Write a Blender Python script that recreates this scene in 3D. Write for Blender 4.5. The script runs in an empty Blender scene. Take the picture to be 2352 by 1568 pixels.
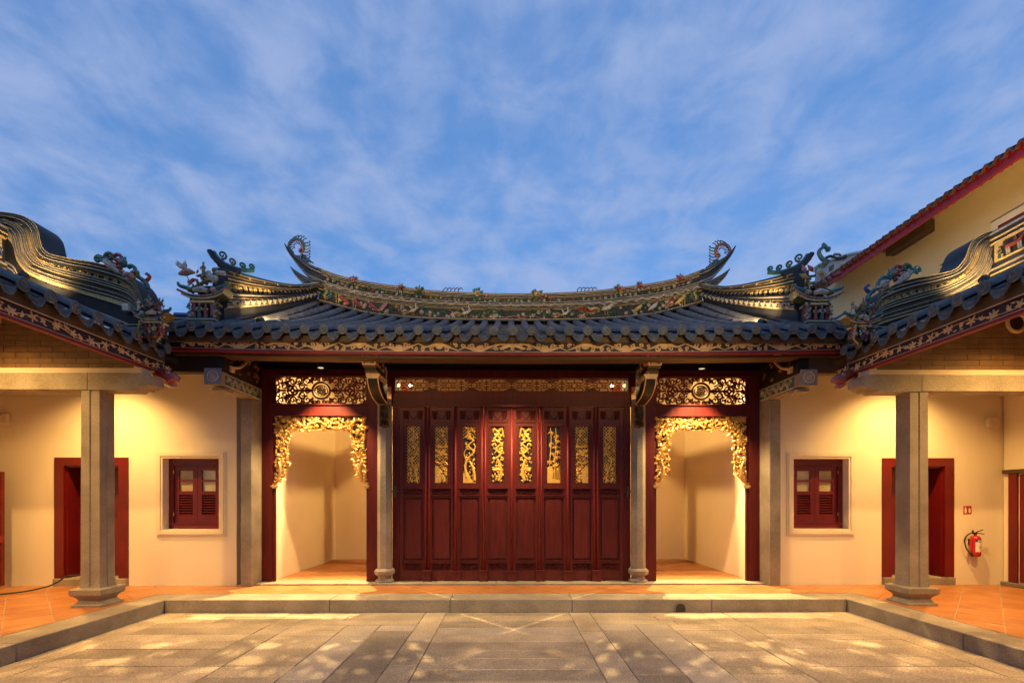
import bpy, math, random
from math import sin, cos, pi, radians, sqrt, atan2, floor, ceil
from mathutils import Vector, Matrix

# ---------------------------------------------------------------- camera, sky, exposure
S = bpy.context.scene
CAMZ = 1.65
cam = bpy.data.cameras.new('camera'); camo = bpy.data.objects.new('camera', cam)
S.collection.objects.link(camo); S.camera = camo
cam.sensor_width = 36.0; cam.lens = 17.0; cam.shift_y = 0.1548
cam.clip_start = 0.05; cam.clip_end = 500
camo.location = (0, 0, CAMZ); camo.rotation_euler = (radians(90), 0, radians(-0.5))
S.render.resolution_x = 1024; S.render.resolution_y = 682
S.view_settings.view_transform = 'Standard'; S.view_settings.look = 'None'
S.view_settings.exposure = 0.25; S.view_settings.gamma = 1.0

def world():
    w = bpy.data.worlds.new('World'); S.world = w; w.use_nodes = True
    nt = w.node_tree; N = nt.nodes; L = nt.links; N.clear()
    out = N.new('ShaderNodeOutputWorld'); bg = N.new('ShaderNodeBackground')
    sky = N.new('ShaderNodeTexSky'); sky.sky_type = 'NISHITA'; sky.sun_disc = False
    sky.sun_elevation = radians(7); sky.sun_rotation = radians(200); sky.ozone_density = 3.0
    sky.air_density = 1.0; sky.dust_density = 0.6
    tc = N.new('ShaderNodeTexCoord'); sp = N.new('ShaderNodeSeparateXYZ')
    L.new(tc.outputs['Generated'], sp.inputs[0])
    def math_(op, a, b):
        m = N.new('ShaderNodeMath'); m.operation = op
        for i, q in enumerate((a, b)):
            if q is None: continue
            if isinstance(q, (int, float)): m.inputs[i].default_value = q
            else: L.new(q, m.inputs[i])
        return m.outputs[0]
    z = math_('ADD', math_('MAXIMUM', sp.outputs[2], 0.0), 0.10)
    cb = N.new('ShaderNodeCombineXYZ')
    L.new(math_('DIVIDE', sp.outputs[0], z), cb.inputs[0]); L.new(math_('DIVIDE', sp.outputs[1], z), cb.inputs[1])
    mp = N.new('ShaderNodeMapping'); mp.inputs['Scale'].default_value = (1.0, 0.88, 1); mp.inputs['Location'].default_value = (8.7, 1.15, 0)
    L.new(cb.outputs[0], mp.inputs[0])
    n1 = N.new('ShaderNodeTexNoise'); n1.inputs['Scale'].default_value = 5.8; n1.inputs['Detail'].default_value = 8; n1.inputs['Roughness'].default_value = 0.56; n1.inputs['Distortion'].default_value = 0.25
    n2 = N.new('ShaderNodeTexNoise'); n2.inputs['Scale'].default_value = 1.6; n2.inputs['Detail'].default_value = 4
    L.new(mp.outputs[0], n1.inputs['Vector']); L.new(mp.outputs[0], n2.inputs['Vector'])
    s = math_('ADD', math_('MULTIPLY', n1.outputs['Fac'], 0.72), math_('MULTIPLY', n2.outputs['Fac'], 0.28))
    rp = N.new('ShaderNodeValToRGB'); rp.color_ramp.interpolation = 'EASE'
    rp.color_ramp.elements[0].position = 0.34; rp.color_ramp.elements[0].color = (0, 0, 0, 1)
    rp.color_ramp.elements[1].position = 0.69; rp.color_ramp.elements[1].color = (1, 1, 1, 1)
    L.new(s, rp.inputs[0])
    gain = N.new('ShaderNodeMix'); gain.data_type = 'RGBA'; gain.blend_type = 'MULTIPLY'; gain.inputs[0].default_value = 1
    L.new(sky.outputs[0], gain.inputs[6]); gain.inputs[7].default_value = SKYTINT
    flat = N.new('ShaderNodeMix'); flat.data_type = 'RGBA'; flat.inputs[0].default_value = 0.6   # twilight: the blue hardly darkens overhead
    L.new(gain.outputs[2], flat.inputs[6]); flat.inputs[7].default_value = DUSK
    mx = N.new('ShaderNodeMix'); mx.data_type = 'RGBA'
    L.new(math_('MULTIPLY', rp.outputs[0], 0.78), mx.inputs[0]); L.new(flat.outputs[2], mx.inputs[6]); mx.inputs[7].default_value = CLOUD
    L.new(mx.outputs[2], bg.inputs[0]); bg.inputs[1].default_value = SKYSTR; L.new(bg.outputs[0], out.inputs[0])
SKYTINT = (1.9, 2.1, 2.4, 1); DUSK = (1.15, 2.65, 6.2, 1); CLOUD = (3.2, 4.05, 6.4, 1); SKYSTR = 0.10
world()
LAMP = (1.0, 0.57, 0.17); LAMPW = (1.0, 0.66, 0.27)

# ---------------------------------------------------------------- mesh helpers
C = S.collection
R = random.Random(7)
def V(*a): return Vector(a)

class Fr:
    """a local frame: point (a, b, c) -> o + u*a + v*b + n*c"""
    def __init__(s, o, u=(1, 0, 0), v=(0, 0, 1)):
        s.o = Vector(o); s.u = Vector(u).normalized(); s.v = Vector(v).normalized(); s.n = s.u.cross(s.v)
    def p(s, a, b, c=0.0): return s.o + s.u*a + s.v*b + s.n*c
    def sub(s, a, b, c=0.0, ang=0.0, flip=1):
        u = (s.u*cos(ang) + s.v*sin(ang))*flip; v = -s.u*sin(ang) + s.v*cos(ang)
        f = Fr(s.p(a, b, c)); f.u = u; f.v = v; f.n = s.n; return f

class MB:
    def __init__(s): s.v = []; s.f = []; s.m = []
    def add(s, vs, fs, mat=0):
        k = len(s.v); s.v.extend([tuple(q) for q in vs])
        for f in fs: s.f.append(tuple(i+k for i in f)); s.m.append(mat)
    def box(s, x0, x1, y0, y1, z0, z1, mat=0):
        s.add([(x0,y0,z0),(x1,y0,z0),(x1,y1,z0),(x0,y1,z0),(x0,y0,z1),(x1,y0,z1),(x1,y1,z1),(x0,y1,z1)],
              [(0,3,2,1),(4,5,6,7),(0,1,5,4),(1,2,6,5),(2,3,7,6),(3,0,4,7)], mat); return s
    def bbox(s, x0, x1, y0, y1, z0, z1, b=0.01, mat=0):
        """box with chamfered edges"""
        bm = []
        for (x, sx) in ((x0, 1), (x1, -1)):
            for (y, sy) in ((y0, 1), (y1, -1)):
                for (z, sz) in ((z0, 1), (z1, -1)):
                    bm += [(x, y+sy*b, z+sz*b), (x+sx*b, y, z+sz*b), (x+sx*b, y+sy*b, z)]
        ix = lambda i, j, k, a: (i*4+j*2+k)*3+a
        F = []
        F += [(ix(0,0,0,0),ix(0,0,1,0),ix(0,1,1,0),ix(0,1,0,0)),(ix(1,0,0,0),ix(1,1,0,0),ix(1,1,1,0),ix(1,0,1,0))]
        F += [(ix(0,0,0,1),ix(1,0,0,1),ix(1,0,1,1),ix(0,0,1,1)),(ix(0,1,0,1),ix(0,1,1,1),ix(1,1,1,1),ix(1,1,0,1))]
        F += [(ix(0,0,0,2),ix(0,1,0,2),ix(1,1,0,2),ix(1,0,0,2)),(ix(0,0,1,2),ix(1,0,1,2),ix(1,1,1,2),ix(0,1,1,2))]
        for i in (0, 1):
            for j in (0, 1):
                for k in (0, 1):
                    t = (ix(i,j,k,0), ix(i,j,k,1), ix(i,j,k,2)); F.append(t if (i+j+k) % 2 else t[::-1])
        for j in (0, 1):
            for k in (0, 1):
                q = (ix(0,j,k,1),ix(1,j,k,1),ix(1,j,k,2),ix(0,j,k,2)); F.append(q if (j+k) % 2 else q[::-1])
        for i in (0, 1):
            for k in (0, 1):
                q = (ix(i,0,k,0),ix(i,1,k,0),ix(i,1,k,2),ix(i,0,k,2)); F.append(q[::-1] if (i+k) % 2 else q)
        for i in (0, 1):
            for j in (0, 1):
                q = (ix(i,j,0,0),ix(i,j,1,0),ix(i,j,1,1),ix(i,j,0,1)); F.append(q if (i+j) % 2 else q[::-1])
        s.add(bm, F, mat); return s
    def prism(s, F, poly, c0, c1, mat=0, side=None):
        """polygon (a, b) in frame F extruded from c0 to c1 along the normal"""
        n = len(poly)
        vs = [F.p(a, b, c0) for a, b in poly] + [F.p(a, b, c1) for a, b in poly]
        s.add(vs, [tuple(range(n))[::-1], tuple(range(n, 2*n))], mat)
        s.add(vs, [(i, (i+1) % n, n+(i+1) % n, n+i) for i in range(n)], mat if side is None else side); return s
    def fbox(s, F, a0, a1, b0, b1, c0, c1, mat=0):
        return s.prism(F, [(a0,b0),(a1,b0),(a1,b1),(a0,b1)], c0, c1, mat)
    def tube(s, pts, r, n=6, mat=0, caps=True, closed=False):
        pts = [Vector(p) for p in pts]; k = len(pts); vs = []; up = None
        for i, p in enumerate(pts):
            if closed: t = pts[(i+1) % k]-pts[i-1]
            else: t = pts[min(i+1, k-1)]-pts[max(i-1, 0)]
            if t.length < 1e-9: t = Vector((0, 0, 1))
            t.normalize()
            if up is None: up = Vector((0, 0, 1)) if abs(t.z) < .9 else Vector((1, 0, 0))
            e1 = t.cross(up)
            if e1.length < 1e-6: e1 = t.cross(Vector((0.3, 1, 0.2)))
            e1.normalize(); e2 = e1.cross(t).normalized(); up = e2
            rr = r[i] if isinstance(r, (list, tuple)) else (r(i/(k-1)) if callable(r) else r)
            for j in range(n):
                a = 2*pi*j/n; vs.append(p + e1*cos(a)*rr + e2*sin(a)*rr)
        fs = []
        for i in range(k if closed else k-1):
            i2 = (i+1) % k
            for j in range(n): fs.append((i*n+j, i*n+(j+1) % n, i2*n+(j+1) % n, i2*n+j))
        if caps and not closed: fs += [tuple(range(n))[::-1], tuple((k-1)*n+j for j in range(n))]
        s.add(vs, fs, mat); return s
    def ribbon(s, F, pts, w, d=0.006, base=0.0, mat=0):
        """tapered strip lying on the frame plane, with a raised middle"""
        k = len(pts); vs = []
        for i, (a, b) in enumerate(pts):
            p, q = pts[max(i-1, 0)], pts[min(i+1, k-1)]
            tx, ty = q[0]-p[0], q[1]-p[1]; l = sqrt(tx*tx+ty*ty) or 1; nx, ny = -ty/l, tx/l
            ww = w[i] if isinstance(w, (list, tuple)) else (w(i/(k-1)) if callable(w) else w)
            vs += [F.p(a-nx*ww, b-ny*ww, base), F.p(a, b, base+d), F.p(a+nx*ww, b+ny*ww, base)]
        fs = []
        for i in range(k-1):
            o = i*3; fs += [(o, o+3, o+4, o+1), (o+1, o+4, o+5, o+2)]
        s.add(vs, fs, mat); return s
    def bar(s, F, pts, w, c0, c1, mat=0):
        """strip of rectangular section following pts in the frame plane"""
        k = len(pts); vs = []
        for i, (a, b) in enumerate(pts):
            p, q = pts[max(i-1, 0)], pts[min(i+1, k-1)]
            tx, ty = q[0]-p[0], q[1]-p[1]; l = sqrt(tx*tx+ty*ty) or 1; nx, ny = -ty/l, tx/l
            ww = w[i] if isinstance(w, (list, tuple)) else (w(i/(k-1)) if callable(w) else w)
            vs += [F.p(a-nx*ww, b-ny*ww, c0), F.p(a+nx*ww, b+ny*ww, c0), F.p(a+nx*ww, b+ny*ww, c1), F.p(a-nx*ww, b-ny*ww, c1)]
        fs = [(0, 1, 2, 3), (k*4-1, k*4-2, k*4-3, k*4-4)]
        for i in range(k-1):
            o = i*4
            for j in range(4): fs.append((o+j, o+4+j, o+4+(j+1) % 4, o+(j+1) % 4))
        s.add(vs, fs, mat); return s
    def leaf(s, F, a, b, ang, ln, w, d=0.01, base=0.0, mat=0):
        c, t = cos(ang), sin(ang)
        q = lambda x, y, z: F.p(a+x*c-y*t, b+x*t+y*c, base+z)
        s.add([q(0,0,0), q(ln*.45,-w,0), q(ln,0,0), q(ln*.45,w,0), q(ln*.4,0,d)], [(0,1,4),(1,2,4),(2,3,4),(3,0,4)], mat); return s
    def blob(s, c, r, n=7, m=4, mat=0, F=None):
        c = Vector(c)
        if isinstance(r, (int, float)): r = (r, r, r)
        def q(x, y, z):
            return c + Vector((x*r[0], y*r[1], z*r[2])) if F is None else c + F.u*x*r[0] + F.v*z*r[2] - F.n*y*r[1]
        vs = [q(0, 0, -1)]
        for i in range(1, m):
            t = -pi/2 + pi*i/m
            for j in range(n): vs.append(q(cos(t)*cos(2*pi*j/n), cos(t)*sin(2*pi*j/n), sin(t)))
        vs.append(q(0, 0, 1)); e = len(vs)-1; fs = []
        for j in range(n):
            fs.append((0, 1+(j+1) % n, 1+j)); fs.append((e, e-n+j, e-n+(j+1) % n))
            for i in range(m-2):
                o = 1+i*n; fs.append((o+j, o+(j+1) % n, o+n+(j+1) % n, o+n+j))
        s.add(vs, fs, mat); return s
    def lathe(s, o, prof, n=12, mat=0, axis=(0, 0, 1), phase=0.0):
        ax = Vector(axis).normalized(); e1 = ax.orthogonal().normalized()
        if abs(ax.z) > .99: e1 = Vector((1, 0, 0))
        e2 = ax.cross(e1); o = Vector(o); vs = []
        for r, h in prof:
            for j in range(n):
                a = 2*pi*j/n+phase; vs.append(o + ax*h + e1*cos(a)*r + e2*sin(a)*r)
        fs = []
        for i in range(len(prof)-1):
            for j in range(n): fs.append((i*n+j, i*n+(j+1) % n, (i+1)*n+(j+1) % n, (i+1)*n+j))
        fs += [tuple(range(n))[::-1], tuple((len(prof)-1)*n+j for j in range(n))]
        s.add(vs, fs, mat); return s
    def grid(s, rows, mats=None, mat=0):
        """rows: equal-length lists of points; mats gives the material of each strip between columns"""
        n = len(rows[0]); k = len(s.v)
        for r in rows: s.v.extend([tuple(p) for p in r])
        for i in range(len(rows)-1):
            for j in range(n-1):
                s.f.append((k+i*n+j, k+i*n+j+1, k+(i+1)*n+j+1, k+(i+1)*n+j)); s.m.append(mats[j] if mats else mat)
        return s
    def mesh(s, name, mats, smooth=False):
        me = bpy.data.meshes.new(name); me.from_pydata(s.v, [], s.f)
        if not isinstance(mats, (list, tuple)): mats = [mats]
        for m in mats: me.materials.append(M[m] if isinstance(m, str) else m)
        if len(mats) > 1: me.polygons.foreach_set('material_index', s.m)
        if smooth: me.polygons.foreach_set('use_smooth', [True]*len(s.f))
        me.update(); return me
    def build(s, name, mats, parent=None, smooth=False, loc=None):
        return inst(name, s.mesh(name, mats, smooth), parent, loc or (0, 0, 0))

WL = {}
def inst(name, me, parent=None, loc=(0, 0, 0), rot=None, scale=None):
    o = bpy.data.objects.new(name, me); C.objects.link(o); WL[o] = Vector(loc)
    if parent is not None: o.parent = parent; o.location = Vector(loc)-WL[parent]
    else: o.location = loc
    if rot is not None: o.rotation_euler = rot
    if scale is not None: o.scale = scale if isinstance(scale, (tuple, list)) else (scale,)*3
    return o
def tag(o, label, cat, group=None, kind=None):
    if label: o['label'] = label
    if cat: o['category'] = cat
    if group: o['group'] = group
    if kind: o['kind'] = kind
    return o
def thing(name, label, cat, loc=(0, 0, 0), group=None):
    return tag(inst(name, None, None, loc), label, cat, group)
def struct(o, label=None): o['kind'] = 'structure'; return o

def cat(pts, n=8):
    """Catmull-Rom through pts (tuples of any length), n samples per span"""
    P = [tuple(p) for p in pts]; out = []
    for i in range(len(P)-1):
        p0, p1, p2, p3 = P[max(i-1, 0)], P[i], P[i+1], P[min(i+2, len(P)-1)]
        for k in range(n):
            t = k/n
            out.append(tuple(.5*((2*b)+(-a+c)*t+(2*a-5*b+4*c-d)*t*t+(-a+3*b-3*c+d)*t**3) for a, b, c, d in zip(p0, p1, p2, p3)))
    out.append(P[-1]); return out
def lerp_tab(tab, x):
    if x <= tab[0][0]: return tab[0][1]
    for (a, b), (c, d) in zip(tab, tab[1:]):
        if x <= c: return b+(d-b)*(x-a)/(c-a)
    (a, b), (c, d) = tab[-2:]; return b+(d-b)*(x-a)/(c-a)
def spiral(cx, cy, r, a0, turns, n=14, sg=1, end=0.15):
    out = []
    for i in range(n+1):
        t = i/n; rr = r*(1-(1-end)*t); a = a0+sg*turns*2*pi*t; out.append((cx+rr*cos(a), cy+rr*sin(a)))
    return out
def clip(poly, x0, x1, y0, y1):
    for ax, lim, sg in ((0, x0, 1), (0, x1, -1), (1, y0, 1), (1, y1, -1)):
        out = []
        for i in range(len(poly)):
            p, q = poly[i], poly[(i+1) % len(poly)]
            dp, dq = (p[ax]-lim)*sg, (q[ax]-lim)*sg
            if dp >= 0: out.append(p)
            if (dp > 0 and dq < 0) or (dp < 0 and dq > 0):
                t = dp/(dp-dq); out.append((p[0]+(q[0]-p[0])*t, p[1]+(q[1]-p[1])*t))
        poly = out
        if not poly: return []
    return poly
def at(px, py, Y):
    """point at distance Y seen at (px, py) of a 2352 wide view: only used to turn measurements into metres"""
    u, w = (px-1176)/1111, (1148-py)/1111; a = radians(.5)
    x, y = u*cos(a)+sin(a), cos(a)-u*sin(a); return (x/y*Y, Y, CAMZ+w/y*Y)

# ---------------------------------------------------------------- materials
M = {}
def mat(name, c1, c2=None, scale=6.0, rough=0.6, metal=0.0, bump=0.0, bscale=60.0, rand=0.0, detail=5, stretch=None,
        spec=0.5, speck=None, coat=0.0, lo=0.35, hi=0.65, emit=None, estr=0.0, roughvar=0.0):
    m = bpy.data.materials.new(name); m.use_nodes = True; M[name] = m
    nt = m.node_tree; N = nt.nodes; L = nt.links; b = N['Principled BSDF']
    b.inputs['Roughness'].default_value = rough; b.inputs['Metallic'].default_value = metal
    b.inputs['Specular IOR Level'].default_value = spec
    if coat: b.inputs['Coat Weight'].default_value = coat; b.inputs['Coat Roughness'].default_value = .2
    geo = N.new('ShaderNodeNewGeometry'); vec = geo.outputs['Position']
    if stretch:
        mp = N.new('ShaderNodeMapping'); mp.inputs['Scale'].default_value = stretch; L.new(vec, mp.inputs[0]); vec = mp.outputs[0]
    col = None
    if c2:
        n = N.new('ShaderNodeTexNoise'); n.inputs['Scale'].default_value = scale; n.inputs['Detail'].default_value = detail
        L.new(vec, n.inputs['Vector'])
        mr = N.new('ShaderNodeMapRange'); mr.inputs[1].default_value = lo; mr.inputs[2].default_value = hi; L.new(n.outputs['Fac'], mr.inputs[0])
        mx = N.new('ShaderNodeMix'); mx.data_type = 'RGBA'; L.new(mr.outputs[0], mx.inputs[0])
        mx.inputs[6].default_value = (*c1, 1); mx.inputs[7].default_value = (*c2, 1); col = mx.outputs[2]
        if roughvar:
            m2 = N.new('ShaderNodeMapRange'); m2.inputs[3].default_value = rough-roughvar; m2.inputs[4].default_value = rough+roughvar
            L.new(n.outputs['Fac'], m2.inputs[0]); L.new(m2.outputs[0], b.inputs['Roughness'])
    if speck:
        n = N.new('ShaderNodeTexNoise'); n.inputs['Scale'].default_value = speck[1]; n.inputs['Detail'].default_value = 2; L.new(geo.outputs['Position'], n.inputs['Vector'])
        mr = N.new('ShaderNodeMapRange'); mr.inputs[1].default_value = .35; mr.inputs[2].default_value = .65; mr.inputs[3].default_value = 1-speck[0]; mr.inputs[4].default_value = 1+speck[0]
        L.new(n.outputs['Fac'], mr.inputs[0])
        mx = N.new('ShaderNodeMix'); mx.data_type = 'RGBA'; mx.blend_type = 'MULTIPLY'; mx.inputs[0].default_value = 1
        if col: L.new(col, mx.inputs[6])
        else: mx.inputs[6].default_value = (*c1, 1)
        L.new(mr.outputs[0], mx.inputs[7]); col = mx.outputs[2]
    if rand:
        oi = N.new('ShaderNodeObjectInfo'); mr = N.new('ShaderNodeMapRange'); mr.inputs[3].default_value = 1-rand; mr.inputs[4].default_value = 1+rand
        L.new(oi.outputs['Random'], mr.inputs[0])
        mx = N.new('ShaderNodeMix'); mx.data_type = 'RGBA'; mx.blend_type = 'MULTIPLY'; mx.inputs[0].default_value = 1
        if col: L.new(col, mx.inputs[6])
        else: mx.inputs[6].default_value = (*c1, 1)
        L.new(mr.outputs[0], mx.inputs[7]); col = mx.outputs[2]
    if col: L.new(col, b.inputs['Base Color'])
    else: b.inputs['Base Color'].default_value = (*c1, 1)
    if bump:
        n = N.new('ShaderNodeTexNoise'); n.inputs['Scale'].default_value = bscale; n.inputs['Detail'].default_value = 4; L.new(vec, n.inputs['Vector'])
        bp = N.new('ShaderNodeBump'); bp.inputs['Strength'].default_value = bump; bp.inputs['Distance'].default_value = .01
        L.new(n.outputs['Fac'], bp.inputs['Height']); L.new(bp.outputs[0], b.inputs['Normal'])
    if emit:
        b.inputs['Emission Color'].default_value = (*emit, 1); b.inputs['Emission Strength'].default_value = estr
    return m
mat('granite', (.33,.275,.205), (.23,.19,.14), 3.0, .75, bump=.4, bscale=80, speck=(.24, 110), rand=.06)
mat('granite_dark', (.21,.185,.155), (.14,.125,.105), 2.2, .75, bump=.4, bscale=70, speck=(.22, 120), rand=.08)
mat('paving', (.46,.365,.255), (.29,.23,.16), 2.2, .7, bump=.5, bscale=45, speck=(.34, 60), rand=.22, lo=.34, hi=.66, detail=8)
mat('paving_pale', (.45,.375,.29), (.35,.29,.225), 2.4, .7, bump=.4, bscale=50, speck=(.28, 60), rand=.12, detail=8)
mat('paving_dark', (.33,.265,.195), (.22,.18,.13), 2.4, .72, bump=.45, bscale=50, speck=(.3, 60), rand=.15, detail=8)
mat('joint', (.11,.09,.07), (.17,.14,.105), 8, .9)
mat('grout', (.42,.34,.24), (.34,.27,.19), 10, .9)
mat('terracotta', (.45,.19,.065), (.37,.145,.05), 3.0, .42, bump=.12, bscale=40, rand=.09, roughvar=.08)
mat('plaster', (.80,.71,.54), (.75,.66,.49), 1.2, .85, bump=.06, bscale=30)
mat('plaster_trim', (.76,.66,.48), (.70,.60,.43), 3, .7)
mat('cream', (.70,.56,.40), (.62,.49,.34), 3, .8)
mat('maroon', (.105,.012,.010), (.075,.008,.007), 3.5, .5, spec=.25, bump=.05, bscale=25, stretch=(6, 6, .6))
mat('maroon_lit', (.125,.018,.013), (.09,.012,.009), 3.5, .46, spec=.3, bump=.05, bscale=25, stretch=(6, 6, .6))  # lighter copy of maroon for the doors, lit tone painted into the colour
mat('red_paint', (.14,.005,.005), (.11,.004,.004), 2.5, .38, spec=.5, bump=.04, bscale=30)
mat('red_line', (.22,.010,.010), (.17,.007,.007), 4, .5)
mat('darkwood', (.022,.014,.011), (.014,.009,.008), 5, .5, spec=.3)
mat('brownwood', (.085,.045,.022), (.055,.028,.014), 4, .6, stretch=(.6, 6, 6))
mat('gilt', (.92,.64,.24), (.78,.48,.14), 14, .36, metal=.8, bump=.5, bscale=90)
mat('gilt_dark', (.30,.15,.035), (.14,.07,.02), 18, .45, metal=.9, bump=.5, bscale=80)
mat('gilt_paint', (.76,.52,.27), (.64,.42,.20), 9, .5, metal=.1, bump=.3, bscale=70)
mat('gilt_leaf', (.95,.60,.14), (.80,.45,.08), 16, .38, metal=.3, bump=.5, bscale=90)
mat('ink', (.030,.020,.028), (.022,.015,.020), 6, .6)
mat('stucco_black', (.020,.021,.024), (.035,.035,.038), 5, .62, bump=.1, bscale=60)
mat('gold_line', (.72,.52,.22), (.56,.41,.19), 10, .55, speck=(.25, 60))
mat('cream_line', (.50,.43,.32), (.36,.31,.24), 9, .7, speck=(.25, 60))
mat('rooftile', (.105,.105,.108), (.055,.056,.060), 7, .5, bump=.35, bscale=45, rand=.12, speck=(.2, 90), roughvar=.1)
mat('tile_end', (.135,.145,.14), (.08,.09,.092), 14, .6, bump=.5, bscale=110, rand=.12)
mat('soffit', (.11,.075,.045), (.075,.05,.03), 5, .7)
mat('brick', (.20,.105,.04), (.16,.08,.03), 6, .6, rand=.07, bump=.1, bscale=60)
mat('brick_joint', (.06,.035,.02))
for n_, c_ in dict(green=(.05,.12,.07), teal=(.05,.19,.17), red=(.36,.06,.04), white=(.62,.55,.44), yellow=(.56,.38,.09), blue=(.03,.07,.28),
                   flesh=(.58,.36,.25), pink=(.50,.20,.17), olive=(.16,.17,.06)).items():
    mat('glaze_'+n_, c_, tuple(q*.55 for q in c_), 30, .28, spec=.6, bump=.25, bscale=120)
GL = ['glaze_green', 'glaze_teal', 'glaze_red', 'glaze_white', 'glaze_yellow', 'glaze_blue', 'glaze_flesh', 'glaze_pink', 'glaze_olive', 'stucco_black', 'gold_line', 'cream_line']
GR, TE, RE, WH, YE, BL, FL, PI_, OL, BK, GO, CR = range(12)
mat('terra_roof', (.17,.06,.035), (.10,.035,.022), 8, .7, rand=.12)
mat('barge', (.33,.012,.02), (.27,.009,.016), 3, .45)
mat('yellow_wall', (.66,.52,.28), (.60,.47,.24), 1.0, .85, bump=.06, bscale=25)
mat('pale_wall', (.46,.45,.45), (.36,.36,.37), 3, .8)
mat('louvre', (.03,.006,.006), None, rough=.5)
mat('glass', (.05,.05,.05), None, rough=.06, spec=1.0)
mat('pane_reflection', (.55,.45,.22), (.40,.32,.16), 4, .15)  # yellowish reflection painted in as the pane colour
mat('metal_black', (.02,.02,.022), None, rough=.4, metal=.3)
mat('rubber', (.03,.028,.026), None, rough=.6)
mat('extinguisher', (.42,.008,.008), None, rough=.25, spec=.6, coat=.4)
mat('sign_red', (.45,.008,.012), None, rough=.4)
mat('white_print', (.72,.68,.58), None, rough=.5)
mat('blue_print', (.02,.03,.12), None, rough=.5)
mat('black_print_and_hole', (.02,.02,.02), None, rough=.5)
mat('brass', (.60,.42,.16), None, rough=.3, metal=1)
mat('bluegrey_stone', (.22,.21,.24), (.15,.145,.18), 20, .7, bump=.3, bscale=90)
mat('green_relief', (.06,.16,.10), (.04,.10,.07), 20, .6)
mat('bulb', (1, .9, .7), None, emit=(1.0, .80, .50), estr=60)
mat('bulb_soft', (1, .9, .7), None, emit=(1.0, .80, .50), estr=25)

# ---------------------------------------------------------------- ground, paving, kerb, floors
KX, KY, KZ = 5.03, 7.13, 0.187          # courtyard half width, far kerb, kerb height
struct(MB().box(-60, 60, -40, 70, -.4, -.03).build('ground', 'granite_dark'))
court = struct(MB().box(-KX-.02, KX+.02, -1.5, KY+.02, -.03, -.012).build('courtyard', 'joint'))
def slab(x0, x1, y0, y1, m='paving'):
    g = R.uniform(.0022, .0042); h = R.uniform(-.003, .002); t = [R.uniform(-.0015, .0015) for _ in range(4)]; b = .004
    z = [h+q for q in t]
    vs = [(x0+g,y0+g,-.02),(x1-g,y0+g,-.02),(x1-g,y1-g,-.02),(x0+g,y1-g,-.02),
          (x0+g,y0+g,z[0]-b),(x1-g,y0+g,z[1]-b),(x1-g,y1-g,z[2]-b),(x0+g,y1-g,z[3]-b),
          (x0+g+b,y0+g+b,z[0]),(x1-g-b,y0+g+b,z[1]),(x1-g-b,y1-g-b,z[2]),(x0+g+b,y1-g-b,z[3])]
    fs = [(0,1,5,4),(1,2,6,5),(2,3,7,6),(3,0,4,7),(4,5,9,8),(5,6,10,9),(6,7,11,10),(7,4,8,11),(8,9,10,11)]
    mb = MB(); mb.add(vs, fs); mb.build('paving_slab', m, court)
def rows(x0, x1, y0, y1, ln, dep, m='paving', stag=True):
    y = y1; k = 0
    while y > y0+.05:
        d = dep*R.uniform(.82, 1.18); ya = max(y-d, y0)
        if ya-y0 < .1: ya = y0
        x = x0; first = True
        while x < x1-.01:
            l = ln*R.uniform(.75, 1.3)*(R.uniform(.45, .8) if first and k % 2 and stag else 1)
            xb = x+l
            if x1-xb < ln*.4: xb = x1
            slab(x, xb, ya, y, m if not isinstance(m, list) else R.choice(m)); x = xb; first = False
        y = ya; k += 1
def strip(x0, x1, y0, y1, ln, m='paving'):
    y = y1
    while y > y0+.05:
        ya = y-ln*R.uniform(.7, 1.25)
        if ya-y0 < ln*.35: ya = y0
        slab(x0, x1, ya, y, m); y = ya
Y0 = 2.6
for sg in (-1, 1):
    def bx(a, b): return (min(sg*a, sg*b), max(sg*a, sg*b))
    strip(*bx(4.68, KX), Y0, KY, 2.3)
    rows(*bx(3.16, 4.68), Y0, KY, 1.5, .29)
    strip(*bx(2.84, 3.16), Y0, KY, 1.25)
    rows(*bx(1.20, 2.84), 6.42, KY, 1.4, .24)
    rows(*bx(2.12, 2.84), Y0, 6.42, 1.0, .27)
    strip(*bx(1.68, 2.12), Y0, 6.42, .7, 'paving_pale'); slab(*bx(1.20, 1.68), 6.12, 6.42, 'paving_pale')
    strip(*bx(1.20, 1.68), Y0, 6.12, .95, 'paving_dark')
    strip(*bx(.90, 1.20), Y0, KY, 1.2)
    if sg > 0: rows(-.90, .90, 6.3, KY, 1.9, .24, 'paving'); rows(-.90, .90, 5.95, 6.3, 3, .36, 'paving_pale'); rows(-.90, .90, Y0, 5.95, 2.6, .30, ['paving', 'paving', 'paving_dark'])

kerb = struct(MB().box(-KX-.40, KX+.40, KY+.02, KY+.44, -.03, KZ-.02).box(-KX-.40, -KX-.02, -1.5, KY+.02, -.03, KZ-.02)
              .box(KX+.02, KX+.40, -1.5, KY+.02, -.03, KZ-.02).build('kerb', 'joint'))
def kstone(x0, x1, y0, y1):
    g = .003; MB().bbox(x0+g, x1-g, y0+g, y1-g, -.028, KZ+R.uniform(-.002, .002), .008).build('kerb_stone', 'granite', kerb)
cuts = [-KX, -2.62, -.85, .95, 3.02, KX]
for a, b in zip(cuts, cuts[1:]): kstone(a, b, KY, KY+.46)
for sg in (-1, 1):
    ys = [KY+.46, 5.0, 2.9, .8, -1.4] if sg < 0 else [KY+.46, 5.3, 3.1, 1.0, -1.4]
    for a, b in zip(ys, ys[1:]): kstone(*((-KX-.42, -KX) if sg < 0 else (KX, KX+.42)), b, a)
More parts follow.
